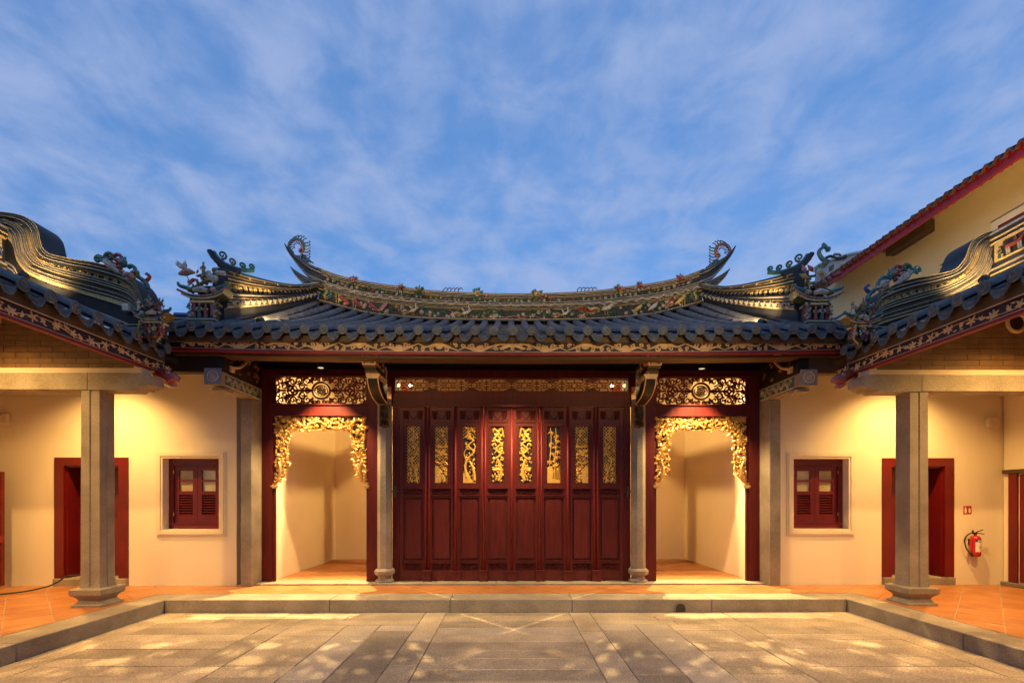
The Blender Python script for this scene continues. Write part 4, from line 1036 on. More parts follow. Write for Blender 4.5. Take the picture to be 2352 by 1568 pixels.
def peony(m, f):
    for k in range(11): m.leaf(f, 0, -.02, 2*pi*k/11, .11, .03, .02, .01, (WH, PI_)[k % 2])
    for k in range(9): m.leaf(f, 0, .04, .2+pi*k/9, .12, .028, .03, .04, RE)
    m.blob(f.p(0, .03, .06), .035, 6, 4, OL)
orn('peony_ornament', peony, 1.52, .22)
def branch(m, f):
    for s_ in (-1, 1):
        m.tube([f.p(s_*a, b, .03) for a, b in cat([(0, -.02), (.2, -.06), (.38, .02), (.52, -.05), (.68, -.07)], 5)], lambda t: .012*(1-.4*t), 5, 7)
        for k in range(7):
            x = .06+.1*k; m.tube([f.p(s_*x, -.04, .03), f.p(s_*(x+.05), .06, .03)], .006, 4, GR); m.leaf(f, s_*x, -.02, 1.2 if s_ > 0 else 1.9, .09, .022, .02, .02, GR)
orn('branch_ornament', branch, .05, .2)
for i in range(105):
    x = rr.uniform(-3.75, 3.75)
    if any(abs(x-q) < .16 for q in (-.98, 1.14, 2.03, 1.52, -2.1)): continue
    t = rr.uniform(.08, .34)
    inst('flower_ornament', rr.choice(FLW[:2]*2+FLW[5:]*2+FLW), ridge, (X(x), RY-.06, rz(x, t)), (rr.uniform(-.3, .1), rr.uniform(0, 6), rr.uniform(-.3, .3)), rr.uniform(.6, 1.1))
for i in range(70):
    x = rr.uniform(-3.85, 3.85); inst('leaf_ornament', rr.choice(SPR), ridge, (X(x), RY-.035, rz(x, rr.uniform(.06, .36))), (0, rr.uniform(0, 6), 0), rr.uniform(.8, 1.4))
for s_ in (-1, 1):                                                     # small yellow railing near each end, dragon fish in the corner
    mb = MB()
    for k in range(2):
        for dx in (0, .05): xx = s_*(3.72-k*.36-dx); mb.tube([rF.p(xx, rz(xx, .05), .05), rF.p(xx, rz(xx, .40), .05)], .010, 5, YE)
    mb.tube([rF.p(s_*3.75, rz(3.75, .32), .05), rF.p(s_*3.28, rz(3.28, .32), .05)], .008, 5, YE); mb.build('railing_ornament', GL, ridge)
    f = rF.sub(s_*3.93, rz(3.93, .26), .03, 0, s_); mb = MB()
    for k in range(14): mb.leaf(f, 0, 0, 2*pi*k/14, .13, .028, .02, .01, (TE, GR)[k % 2])
    mb.tube([f.p(a, b, .04) for a, b in cat([(.02, .10), (-.02, .03), (.03, -.04), (-.01, -.13)], 4)], lambda t: .022, 6, YE); mb.blob(f.p(.0, -.12, .05), .03, 6, 4, RE); mb.build('fish_ornament', GL, ridge)
# tail rings: curled dragon-grass on the horns
for s_ in (-1, 1):
    mb = MB(); cx, cz = (-(1166-681)*.00936-HX, 1.65+(1148-566)*.00936) if s_ < 0 else ((1663-1166)*.00936-HX, 1.65+(1148-573)*.00936)
    f = rF.sub(cx, cz, -.06, 0, -s_)                                  # a grows towards the hall axis
    ring = [(-.16*cos(t), .155*sin(t)) for t in [(-1.1+ 4.6*i/26) for i in range(27)]]
    mb.tube([f.p(a, b, 0) for a, b in ring], lambda t: .034-.012*t, 7, TE if s_ < 0 else 7)
    mb.tube([f.p(a*1.12, b*1.12, .015) for a, b in ring], .012, 5, OL); mb.tube([f.p(a*.87, b*.87, .015) for a, b in ring], .012, 5, RE)
    for k in range(9):
        t = -.6+.42*k; a, b = -.13*cos(t), .125*sin(t); curl(mb, f, [(a, b, 0), (a*.62, b*.72+.01, .01), (a*.55+.02, b*.5, .01)], .010, (RE, BL)[k % 2], True, 5)
    for k in range(5):
        t = 1.0+.36*k; a, b = -.17*cos(t), .165*sin(t); curl(mb, f, [(a, b, 0), (a+.03, b+.055, 0), (a+.075, b+.07, 0)], .013, (TE, GR)[k % 2], True, 5)
    for k in range(7):
        b = .05-.055*k; curl(mb, f, [(.10, b, .01), (.18, b+.02-.01*k, .0), (.25, b+.03-.012*k, 0), (.28, b+.055-.01*k, 0)], .016, (TE, OL, YE, GR, RE, BL, TE)[k], True, 5)
    for k in range(10): mb.leaf(f, .12, -.10, 2*pi*k/10, .085, .022, .03, .03, (YE, PI_)[k % 2])
    mb.blob(f.p(.12, -.10, .05), .028, 6, 4, RE)
    for k in range(6): curl(mb, f, [(.02+.03*k, -.19, 0), (.04+.04*k, -.26, 0), (.10+.05*k, -.30-.01*k, 0)], .015, (RE, TE, BL, OL, GR, TE)[k], True, 5)
    mb.build('tail_ornament', GL, ridge)

# ---------------------------------------------------------------- gable ridges of the hall
ZT = [(7.50, 5.235), (8.0, 5.36), (8.82, 5.61), (9.6, 5.91), (10.15, 6.18), (10.38, 6.34)]
GP = [(-.35,.06,1),(-.12,.06,0),(-.09,.06,1),(-.02,.06,0),(.02,.10,1),(.03,.04,1),(.25,.04,0),(.27,.08,2),(.32,.10,2),(.36,.08,1),(.385,.10,0),(.41,.12,1),(.44,.09,0),(.47,.10,1),(.50,.07,2),(.56,.10,1),(.58,.03,1),(.74,.03,0),(.76,.08,1),(.79,.10,0),(.83,.10,1),(.86,.075,0),(.885,.10,1),(.92,.12,0),(.95,.12,1),(1.0,.08,0),(1.0,-.08,1)]
GP = thin(GP, .6)
for s_ in (-1, 1):
    mb = MB(); rows_ = []; n = 40; zts = cat(ZT, 8)
    def gx(y): return 4.17+.33*(10.38-y)/3.0
    def gz(y, t):
        b = zr(4.3, y)+.03; return b+t*(lerp_tab(zts, y)-b)
    for i in range(n+1):
        y = 7.50+2.86*i/n; fl = .10*max(0, (y-9.9)/.46)**2          # flares out where it meets the ridge
        rows_.append([(X(s_*(gx(y)-p-fl*max(0, t))), y, gz(y, t)) for t, p, m in GP]+[(X(s_*(gx(y)+.14)), y, gz(y, 1.0)), (X(s_*(gx(y)+.14)), y, gz(y, -.3))])
    mb.grid(rows_ if s_ < 0 else rows_, [m for t, p, m in GP]+[1, 1])
    y = 7.50; mb.add([(X(s_*(gx(y)-p)), y, gz(y, t)) for t, p, m in GP]+[(X(s_*(gx(y)+.14)), y, gz(y, 1.0)), (X(s_*(gx(y)+.14)), y, gz(y, -.3))], [tuple(range(len(GP)+2))], 1)
    gr = mb.build('gable_ridge', ['gold_line', 'stucco_black', 'cream_line'], hall)
    F = Fr((X(s_*(gx(8)-.035)), 0, 0), (0, 1, 0), (0, 0, 1)) if s_ < 0 else Fr((X(s_*(gx(8)-.035)), 0, 0), (0, -1, 0), (0, 0, 1))
    cv = MB(); r_ = random.Random(4)
    for i in range(20):
        y = 7.62+i*.13; xx = X(s_*(gx(y)-.032)); f = Fr((xx, y, gz(y, .66)), F.u, F.v); hh = .075*(lerp_tab(zts, y)-zr(4.3, y))
        if i < 9: cv.ribbon(f, spiral(0, 0, hh*1.0, i*1.1, 1.5, 16, (-1)**i), .009, .02, 0, 0)
        else: cv.leaf(f, -.06, 0, .1, .12, hh*.4, .02, 0, 0)
        xx = X(s_*(gx(y)-.045)); f = Fr((xx, y, gz(y, .14)), F.u, F.v)
        if i % 3 == 0:
            f2 = Fr((X(s_*(gx(y)-.115)), y, gz(y, .9)), F.u, F.v); cv.blob(f2.p(0, 0, 0), (.008, .03, .014), 6, 4, 0); f2 = Fr((X(s_*(gx(y)-.10)), y, gz(y, .46)), F.u, F.v)
    cv.build('ridge_scrolls', 'gold_line', gr)['kind'] = 'stuff'
    # row of little moulded lotus caps along the lower cornice
    lm = MB(); lf_ = Fr((0, 0, 0), (0, 1, 0), (0, 0, 1)) if s_ < 0 else Fr((0, 0, 0), (0, -1, 0), (0, 0, 1))
    for k in range(5): lm.leaf(lf_, 0, .045, -pi/2+(k-2)*.5, .085, .02, .02, .0)
    lm.blob(lf_.p(0, .03, .02), (.03, .03, .022), 6, 4); lm.tube([lf_.p(-.075+.15*i/6, .05-.035*sin(pi*i/6), .012) for i in range(7)], .008, 5); lm = lm.mesh('cornice_cap', 'cream_line')
    for i in range(18):
        y = 7.62+i*.155; inst('cornice_cap', lm, gr, (X(s_*(gx(y)-.11)), y, gz(y, .33)), (atan2(.29, 1), 0, 0))
    # raised spur with scrolls at the front
    mb = MB(); xx = X(s_*(gx(7.5)-.0))
    f = Fr((xx, 7.52, 5.2), (-s_*.8, .6, 0), (0, 0, 1))
    mb.prism(f, [(.24, .02), (.06, .0), (-.05, .07), (-.15, .17), (-.20, .25), (-.15, .265), (-.07, .17), (.04, .10), (.26, .07)], -.04, .04, BK)
    tb = cat([(-.12, .25), (-.05, .16), (.06, .10), (.26, .08), (.44, .13)], 5)
    mb.tube([f.p(a, b, .0) for a, b in tb], .035, 6, TE); mb.tube([f.p(a, b+.03, .03 if s_ > 0 else -.03) for a, b in tb], .012, 5, 7)
    for (a, b, r0) in ((.0, .24, .065), (.13, .18, .055), (.27, .16, .05), (.40, .18, .045)): mb.tube([f.p(p, q, 0) for p, q in spiral(a, b, r0, -1.8, 1.4, 16, 1)], lambda t: .019*(1-.4*t), 6, (TE, OL, GR, RE)[int(a*10) % 4])
    for k in range(3): mb.blob(f.p(-.04-.05*k, .08+.06*k, .045 if s_ > 0 else -.045), .026, 6, 4, (RE, WH, YE)[k])
    mb.build('spur_ornament', GL, gr)

def pavilion(name, root, o, s, d=1, seed=0, base=True, u=(1, 0, 0)):
    """little porcelain pavilion with figures under a boat-shaped roof, birds and flowers on top; o = foot, s = height"""
    mb = MB(); F = Fr(o, u, (0, 0, 1)); r_ = random.Random(seed); q = lambda a, b, c=0: F.p(a*s*d, b*s, c*s)
    def bx(a0, a1, b0, b1, c0, c1, m): mb.fbox(F, *sorted((a0*s*d, a1*s*d)), b0*s, b1*s, c0*s, c1*s, m)
    if base: bx(-.22, .22, 0, .10, -.22, .06, BK); bx(-.24, .24, .09, .115, -.24, .08, CR); bx(-.20, .20, .015, .08, .06, .065, 8)
    bx(-.22, .22, .115, .14, -.2, .06, BK); bx(-.20, .20, .14, .42, -.2, -.12, BK); bx(-.20, -.13, .14, .42, -.12, .02, RE); bx(.13, .20, .14, .42, -.12, .02, RE); bx(-.22, .22, .40, .44, -.2, .05, GO)
    figure(mb, F.sub(0, 0, 0), -.055*s*d, .14*s, .24*s, RE, YE); figure(mb, F, .055*s*d, .14*s, .26*s, GR, WH)
    for e in (-1, 1):
        for k in range(14): mb.leaf(F, e*(.20+.03*r_.random())*s, (.14+.022*k)*s, r_.uniform(0, 6.28), .09*s, .024*s, .03*s, r_.uniform(-.02, .06)*s, r_.choice((TE, GR, WH, RE, TE)))
        for k in range(4): mb.blob(q(e*.22, .16+.07*k, .05), .026*s, 5, 4, r_.choice((WH, PI_, YE, FL)))
    # boat roof
    bo = [(-.42, .66), (-.36, .56), (-.20, .485), (0, .47), (.20, .485), (.34, .55), (.42, .62), (.34, .60), (.2, .545), (0, .53), (-.2, .555), (-.34, .63)]
    mb.prism(F, [(a*s*d, b*s) for a, b in (bo if d > 0 else bo[::-1])], -.20*s, .06*s, OL); 
    mb.tube([q(a, b, .06) for a, b in cat([(-.42, .66), (-.36, .60), (-.2, .53), (0, .505), (.2, .53), (.42, .62)], 4)], .022*s, 6, 7); mb.tube([q(a, b, .07) for a, b in cat([(-.36, .55), (-.2, .485), (0, .465), (.2, .485), (.34, .54)], 4)], .014*s, 5, GO)
    for k in range(9): mb.blob(q(-.28+.07*k, .50+.9*(k-4)**2*.003, .075), .018*s, 5, 4, (TE, GR)[k % 2])
    for e in (-1, 1):
        mb.tube([q(e*a, b, .03) for a, b in cat([(.16, .60), (.28, .66), (.40, .70), (.43, .76)], 4)], lambda t: s*(.05-.03*t), 6, TE); mb.blob(q(e*.2, .62, .05), (.07*s, .05*s, .05*s), 6, 4, (FL, OL)[e > 0])
    mb.tube([q(-.1, .60, .05), q(0, .63, .06), q(.14, .61, .05)], [.04*s, .055*s, .04*s], 6, WH); bx(-.16, .12, .58, .72, -.16, -.02, BK)
    mb.tube([q(a, b, .02) for a, b in cat([(-.22, .80), (-.06, .78), (.10, .70), (.24, .64)], 4)], .026*s, 6, OL)
    for k in range(22): mb.blob(q(r_.uniform(-.2, .22), r_.uniform(.74, .88), r_.uniform(-.08, .06)), r_.uniform(.02, .045)*s, 5, 4, r_.choice((TE, RE, WH, YE, OL, PI_, WH)))
    for k in range(16): mb.leaf(F, r_.uniform(-.22, .24)*s, r_.uniform(.72, .9)*s, r_.uniform(0, 6.28), .10*s, .025*s, .02*s, r_.uniform(0, .07)*s, r_.choice((TE, GR, RE, WH)))
    return mb, F
for s_ in (-1, 1):
    mb, F = pavilion('p', hall, (X(s_*4.66), 7.34, 4.27), .86, s_, 5+s_)
    if s_ < 0:                                                         # crane on the outer side, seated figure, lion
        f = F.sub(-.24, .80, .02)
        mb.tube([f.p(-.12, -.02), f.p(-.04, .0), f.p(.05, .02), f.p(.12, .0)], [.02, .05, .045, .015], 6, FL)
        for (an, l_) in ((2.35, .24), (1.75, .17)):
            for k in range(4): mb.leaf(f, .0, .03, an+.1*k, l_-.02*k, .022, .02, .01*k, (WH, FL)[k % 2])
        mb.tube([f.p(.0, -.03), f.p(.03, -.12)], .007, 4, BL)
        figure(mb, F.sub(.03, .72, .03), 0, 0, .22, OL, FL); mb.tube([F.p(.08, .80, .04), F.p(.20, .66, .05)], .04, 6, WH); mb.blob(F.p(.19, .70, .05), (.06, .05, .055), 6, 4, WH)
        mb.blob(F.p(.17, .84, .0), (.05, .05, .05), 6, 4, OL); mb.tube([F.p(.18, .81, 0), F.p(.32, .80, 0)], .035, 6, WH)
    else:
        f = F.sub(.0, .74, .05)
        for k in range(12): mb.leaf(f, 0, .06, 2*pi*k/12, .10, .03, .02, .02, WH)
        mb.blob(f.p(0, .06, .03), .03, 6, 4, YE)
        for (a, b, an, c_) in ((-.1, .08, 2.3, RE), (.12, .08, 1.0, GR), (.2, .02, .5, RE), (-.18, .0, 2.8, YE), (.05, .14, 1.4, OL), (-.22, .06, 2.0, PI_)): mb.leaf(f, a, b, an, .16, .045, .02, .02, c_)
    mb.build('pavilion_ornament', GL, hall)
    # low ridge between the gable ridge and the side wing, with curled grass
    lr = MB(); x0, x1 = sorted((X(s_*4.75), X(s_*5.75)))
    for i in range(6):
        z0 = 4.30; a0 = x0+(x1-x0)*i/6; a1 = x0+(x1-x0)*(i+1)/6
        lr.box(a0, a1, 8.15, 8.40, z0, 4.60, 1)
    for (z, yy, m) in ((4.62, 8.13, 0), (4.66, 8.11, 1), (4.69, 8.13, 0), (4.53, 8.135, 0)): lr.box(x0, x1, yy, 8.40, z-.012, z+.012, m)
    lo = lr.build('low_ridge', ['cream_line', 'stucco_black'], hall)
    cu = MB(); f = Fr((X(s_*5.18), 8.2, 4.70), (s_, 0, 0) if s_ > 0 else (-1, 0, 0), (0, 0, 1)); f.n = Vector((0, -1, 0))
    if s_ < 0:
        curl(cu, f, [(.05, 0, 0), (-.01, .10, 0), (.06, .20, 0), (.15, .26, 0), (.19, .23, 0)], .024, OL); curl(cu, f, [(.0, .10, 0), (-.06, .15, 0), (-.10, .12, 0)], .018, GR); curl(cu, f, [(.03, .17, 0), (.0, .23, 0), (-.05, .21, 0)], .018, BL)
        curl(cu, f, [(.07, .01, .02), (.08, .10, .02), (.17, .15, .02), (.20, .12, .02)], .024, 7); curl(cu, f, [(.28, .0, .02), (.16, .0, .02), (.11, .06, .02), (.16, .10, .02)], .024, RE)
        cu.tube([f.p(.2, .05), f.p(.5, .06)], .05, 6, BL)
    else:
        for (r0, c_) in ((.21, BL), (.15, TE), (.10, RE)): cu.tube([f.p(.1+r0*cos(t)*1.0, .20+r0*sin(t), .0) for t in [2.2*0+1.2+4.0*i/20 for i in range(21)]], lambda t: .024, 6, c_)
        curl(cu, f, [(-.1, .32, 0), (-.05, .38, 0), (-.02, .44, 0), (-.06, .46, 0)], .014, WH); curl(cu, f, [(.2, .0, 0), (.35, .05, 0), (.5, .14, 0)], .026, BL)
    cu.build('curled_ornament', GL, lo)

# ---------------------------------------------------------------- side wings
def zw(ax):                                # wing roof surface over |x|
    return 3.84+.464*(ax-4.95)
OUT_L = [(-60, 505), (0, 494), (50, 499), (80, 510), (96, 526), (102, 540), (106, 558), (112, 576), (124, 588), (139, 593), (179, 601), (234, 610), (290, 628), (322, 655), (345, 722)]
INN_L = [(-60, 548), (0, 530), (22, 534), (33, 544), (38, 554), (41, 566), (43, 578), (48, 594), (60, 614), (78, 630), (130, 651), (200, 671), (285, 695), (318, 714), (338, 742)]
OUT_R = [(2400, 545), (2338, 543), (2304, 534), (2259, 540), (2235, 550), (2220, 562), (2211, 578), (2205, 596), (2193, 614), (2175, 627), (2138, 636), (2085, 646), (2042, 660), (2010, 682), (1988, 738)]
INN_R = [(2400, 575), (2330, 560), (2305, 560), (2291, 564), (2283, 572), (2277, 584), (2273, 600), (2268, 616), (2255, 638), (2230, 660), (2177, 691), (2113, 713), (2045, 733), (2016, 742), (1996, 756)]
TSP = .30
GY = 6.72                                  # gable plane
capx = {}; dripx = {}
for sg, lab in ((-1, 'open side wing with black and gold scrolled gable ridge, beside the blue medallion bracket'),
                (1, 'open side wing with black and gold scrolled gable ridge before the tall yellow house')):
    wing = thing('side_wing', lab, 'pavilion', (sg*5.76, 6.85, KZ))
    # column with a groove down the faces and a moulded foot
    cx, cy, h = sg*5.765, 6.855, .13; mb = MB(); g = .014
    def sec(k): 
        a = h*k
        return [(-a, -a), (-g, -a), (0, -a+g), (g, -a), (a, -a), (a, -g), (a-g, 0), (a, g), (a, a), (-a, a)]
    def loft(levels):
        rows_ = [[(cx+p*s_[1], cy+q*s_[1], s_[0]) for p, q in sec(1)+[sec(1)[0]]] for s_ in levels]; mb.grid([list(reversed(r)) for r in rows_])
    loft([(KZ+.235, 1.10), (KZ+.30, 1.03), (KZ+.5, 1.0), (3.19, .965)])
    for (w, z0, z1) in ((.205, KZ-.01, KZ+.028),): mb.bbox(cx-w, cx+w, cy-w, cy+w, z0, z1, .006)
    prof = [(.19, .028), (.165, .05), (.145, .085), (.165, .12), (.20, .15), (.215, .165), (.218, .235), (.20, .25), (.14, .252)]
    rows_ = []
    for r_, z in prof: rows_.append([(cx-r_, cy+r_, KZ+z), (cx+r_, cy+r_, KZ+z), (cx+r_, cy-r_, KZ+z), (cx-r_, cy-r_, KZ+z), (cx-r_, cy+r_, KZ+z)])
    mb.grid(rows_); e = rows_[-1][:4]; mb.add(e, [(0, 3, 2, 1)])
    mb.build('stone_column', 'granite', wing)
    # stone beam with corbelled end
    bm = MB(); f = Fr((0, GY-.005, 0)); y0, y1 = GY-.005, GY+.275
    pr = [(5.79, 3.17), (5.79, 3.405), (5.02, 3.405), (4.94, 3.36), (4.945, 3.25), (5.03, 3.215), (5.05, 3.235), (5.09, 3.19), (5.15, 3.205), (5.20, 3.165), (5.28, 3.17)]
    bm.prism(Fr((0, y0, 0)), [(sg*a, b) for a, b in (pr if sg > 0 else pr[::1])], -.28, 0)
    bm.build('stone_beam', 'granite', wing)
    MB().bbox(*sorted((sg*5.795, sg*9.0)), y0, y1, 3.17, 3.405, .006).build('stone_beam', 'granite', wing)
    cb = MB(); cb.box(*sorted((sg*5.07, sg*9.0)), GY+.01, GY+.2, 3.407, 3.475); cb.box(*sorted((sg*5.07, sg*5.17)), GY+.012, GY+.2, 3.475, 3.60)
    cb.build('cream_band', 'cream', wing)
    # brick infill of the gable
    bw = MB(); f = Fr((0, GY+.08, 0)); bw.prism(f, [(sg*5.15, 3.42), (sg*5.15, 3.74), (sg*7.05, 4.62), (sg*9.0, 3.9), (sg*9.0, 3.42)], -.12, 0)
    gw = bw.build('gable_wall', 'brick_joint', wing)
    bh, bl = .078, .335; row = 0; z = 3.478
    while z < 4.5:
        x = 5.17-bl*(.5 if row % 2 else 0)
        while x < 7.7:
            xa, xb = max(x, 5.172)+.003, x+bl-.003
            if xb-xa > .03 and zw((xa+xb)/2)-.20 > z+bh and zw(xa)-.22 > z:
                a, b = sorted((sg*xa, sg*xb)); zt2 = min(z+bh-.005, 4.6)
                MB().box(a, b, GY+.068+R.uniform(-.002, .001), GY+.085, z, zt2).build('brick', 'brick', gw)
            x += bl
        z += bh; row += 1
    rv = MB(); f = Fr((sg*7.2, GY+.066, 4.16)); rv.tube([f.p(.13*cos(t*pi/12), .13*sin(t*pi/12), .0) for t in range(24)], .028, 7, 0, closed=True)
    rv.prism(f, [(.12*cos(t*pi/12), .12*sin(t*pi/12)) for t in range(24)], -.02, .004, 1); rv.build('round_vent', ['gilt_paint', 'louvre'], gw)
    # roof
    dk = MB(); nT = 15; ys = [7.08-TSP*k for k in range(nT)]
    for k in range(-1, nT-1):
        ya, yb = 7.08-TSP*(k+1), 7.08-TSP*k
        if k == -1: yb = 7.15; ya = 7.08
        rows_ = []
        for i in range(13):
            ax = 4.97+2.05*i/12
            for e in ((0, .012) if 0 < i < 12 else (0,)): rows_.append([(sg*ax, ya+(yb-ya)*j/6, zw(ax)-.055*sin(pi*j/6)+e) for j in range(7)])
        dk.grid(rows_)
    dk.add([(sg*5.07, 7.2, zw(5.07)-.10), (sg*5.07, -1.4, zw(5.07)-.10), (sg*7.05, -1.4, zw(7.05)-.10), (sg*7.05, 7.2, zw(7.05)-.10)], [(0, 1, 2, 3)], 1)
    dk.add([(sg*4.97, 7.08-TSP*(nT-1), zw(4.97)), (sg*4.97, -1.4, zw(4.97)), (sg*7.02, -1.4, zw(7.02)), (sg*7.02, 7.08-TSP*(nT-1), zw(7.02))], [(0, 1, 2, 3)], 0)
    dk.add([(sg*7.02, 7.2, zw(7.02)), (sg*7.02, -1.4, zw(7.02)), (sg*9.3, -1.4, 3.95), (sg*9.3, 7.2, 3.95)], [(0, 1, 2, 3)], 0)
    dk.add([(sg*7.02, 7.2, zw(7.02)-.1), (sg*7.02, -1.4, zw(7.02)-.1), (sg*9.3, -1.4, 3.85), (sg*9.3, 7.2, 3.85)], [(0, 1, 2, 3)], 1)
    wr = dk.build('roof', ['rooftile', 'soffit'], wing)
    tm = MB(); r = []; n = 7
    for i in range(7):
        for q, rr_ in ((0, .072), (1, .065)):
            ax = 4.95+2.05*(i+q)/7; r.append([(sg*ax, rr_*cos(pi*j/n*1.1-.157), zw(ax)+.01+rr_*sin(pi*j/n*1.1-.157)) for j in range(n+1)])
    tm.grid(r); tm = tm.mesh('roof_tile', 'rooftile', True)
    dm2 = drip_mesh(.235); rz_ = -sg*pi/2
    for k in range(nT):
        y = 7.08-TSP*k; inst('roof_tile', tm, wr, (0, y, R.uniform(-.004, .004)))
        inst('end_cap', capm, wr, (sg*4.945, y, zw(4.95)+.015), (0, R.uniform(-.06, .06), rz_+R.uniform(-.06, .06)), 1.03)
        if k: inst('drip_tile', dm2, wr, (sg*4.965, y+TSP/2, zw(4.95)-.005), (R.uniform(-.04, .04), R.uniform(-.12, .06)*0, rz_+R.uniform(-.08, .08)))
    # fascia along the eave with gilded leaf sprays
    fb = MB(); xo = 5.06
    def bxx(a0, a1, z0, z1, m, ya=-1.4, yb=7.15): fb.box(*sorted((sg*a0, sg*a1)), ya, yb, z0, z1, m)
    bxx(xo, xo+.04, 3.52, 3.665, 0); bxx(xo-.012, xo+.05, 3.485, 3.52, 1); bxx(xo-.02, xo+.05, 3.665, 3.80, 2); bxx(xo-.008, xo, 3.52, 3.528, 3); bxx(xo-.022, xo-.02, 3.657, 3.669, 3)
    bxx(xo-.008, xo, 3.528, 3.657, 3, 7.138, 7.15)
    wf = fb.build('fascia_board', ['ink', 'red_line', 'soffit', 'gilt_paint'], wing)
    lc = MB(); lf = Fr((sg*(xo-.001), 0, 3.592), (0, -sg, 0), (0, 0, 1)); rr = random.Random(50+sg)
    y = 3.55; ph = 0
    while y < 7.02:
        o = -sg*y; L_ = rr.uniform(.42, .55); s_ = 1 if ph % 2 else -1; ph += 1
        st = cat([(o, -s_*.03), (o-sg*L_*.3, s_*.0), (o-sg*L_*.62, s_*.035), (o-sg*L_*1.02, s_*.03)], 6)
        lc.ribbon(lf, st, lambda t: .007*(1-.4*t), .008)
        for i in range(2, len(st), 4):
            a, b = st[i]; kn = 5 if i % 8 == 2 else 3; aa = rr.uniform(0, 6.28); sz = rr.uniform(.05, .068); bb = max(-.02, min(.02, b-s_*.02))
            lc.ribbon(lf, [(a, b), (a, bb)], .004, .006)
            for k in range(kn):
                an = aa+6.28*k/kn*(1 if kn == 5 else .38); l2 = sz*rr.uniform(.8, 1.1); l2 = min(l2, (.064-abs(bb))/max(.35, abs(sin(an))))
                lc.ribbon(lf, [(a, bb), (a+l2*.35*cos(an), bb+l2*.35*sin(an)), (a+l2*.7*cos(an), bb+l2*.7*sin(an)), (a+l2*cos(an), bb+l2*sin(an))], [.004, .012, .011, .001], .010, .001)
        for k in range(3):
            a = o-sg*L_*rr.random(); b = s_*rr.uniform(-.05, -.02); an = rr.uniform(-.6, .6)
            lc.ribbon(lf, [(a, b), (a+.025*cos(an), b+.012*sin(an)), (a+.05*cos(an), b+.024*sin(an))], [.002, .010, .001], .008)
        y += L_
    lc.build('leaf_carving', 'gilt_paint', wf)
    # carp corbel under the end of the fascia
    fi = MB(); f = Fr((sg*4.97, 7.10, 3.43), (-sg, 0, 0), (0, 0, 1)); f.n = Vector((0, -1, 0))
    fi.tube([f.p(a, b, 0) for a, b in cat([(-.16, .06), (-.06, .05), (.03, .01), (.08, -.05)], 4)], [.05+.045*sin(pi*(.15+.6*i/12)) for i in range(13)], 10, RE)
    fi.tube([f.p(a, b, 0) for a, b in cat([(.03, .03), (.11, .02), (.17, -.02), (.16, -.05)], 3)], [.05, .052, .05, .046, .042, .038, .034, .03, .026, .02], 8, 7)
    fi.tube([f.p(a, b, 0) for a, b in cat([(.0, -.06), (.07, -.11), (.13, -.115)], 3)], [.05, .045, .04, .036, .032, .028, .022], 8, 7)
    for s2 in (-1, 1): fi.blob(f.p(.05, .065, s2*.065), .026, 7, 5, WH); fi.blob(f.p(.06, .068, s2*.083), .014, 5, 3, BK)
    for k in range(5): fi.leaf(f, -.08, -.03, 3.5+.25*k, .13, .03, .03, .06, (GR, WH)[k % 2]); fi.leaf(f, -.02, .08, 1.3+.25*k, .10, .026, .02, .02, (YE, RE)[k % 2])
    fi.build('carp_corbel', GL, wing)
    # gable ridge: moulded band sweeping in an S over the gable
    OU = cat([(at(px, py, GY)[0], at(px, py, GY)[2]) for px, py in (OUT_L if sg < 0 else OUT_R)], 7)
    IN = cat([(at(px, py, GY)[0], at(px, py, GY)[2]) for px, py in (INN_L if sg < 0 else INN_R)], 7)
    gb = [(0,-.35,1),(0,.035,0),(.025,.035,1),(.07,.0,0),(.10,.022,2),(.125,.022,1),(.15,.0,1),(.19,0,0),(.215,.035,2),(.25,.035,1),(.275,.0,0),(.30,.02,1),(.33,.0,0),(.36,.02,1),(.375,-.01,1),(.455,-.01,0),(.475,.03,2),(.505,.03,1),(.53,0,0),(.555,.022,2),(.585,.022,1),(.61,-.005,2),(.64,.03,0),(.67,.03,1),(.69,.0,1),(.73,.0,2),(.755,.035,1),(.78,.01,0),(.80,.03,2),(.83,.03,1),(.845,.0,0),(.875,.02,1),(.90,.0,2),(.93,.03,2),(.965,.03,1),(.985,.0,0),(1.0,.0,1)]
    gb = thin(gb, .74); gm2 = MB(); rows_ = []
    for (a, b), (c, d_) in zip(OU, IN): rows_.append([(a+(c-a)*t, GY-.05-p, b+(d_-b)*t) for t, p, m in gb])
    gm2.grid(rows_, [m for t, p, m in gb])
    # face between the moulded band and the roof
    rows_ = []
    lo_ = [(0, .01, 0), (.16, .01, 1), (.17, -.015, 1), (.66, -.015, 2), (.70, .0, 1), (.76, -.005, 2), (.80, .0, 1), (1.0, -.01, 1)]
    for (c, d_) in IN:
        zb2 = min(zw(abs(c))-.03, d_-.04); rows_.append([(c, GY-.045-p, d_+(zb2-d_)*t) for t, p, m in lo_])
    gm2.grid(rows_, [m for t, p, m in lo_])
    rows_ = [[(a, GY+.30, b), (a, GY+.30, zw(abs(a))-.05)] for a, b in OU]; gm2.grid(rows_, None, 1)
    grd = gm2.build('gable_ridge', ['gold_line', 'stucco_black', 'cream_line'], wing)
    # gold scroll relief in the black strips
    cvs = MB(); rr = random.Random(70+sg); f = Fr((0, GY-.05, 0))
    N_ = len(OU)
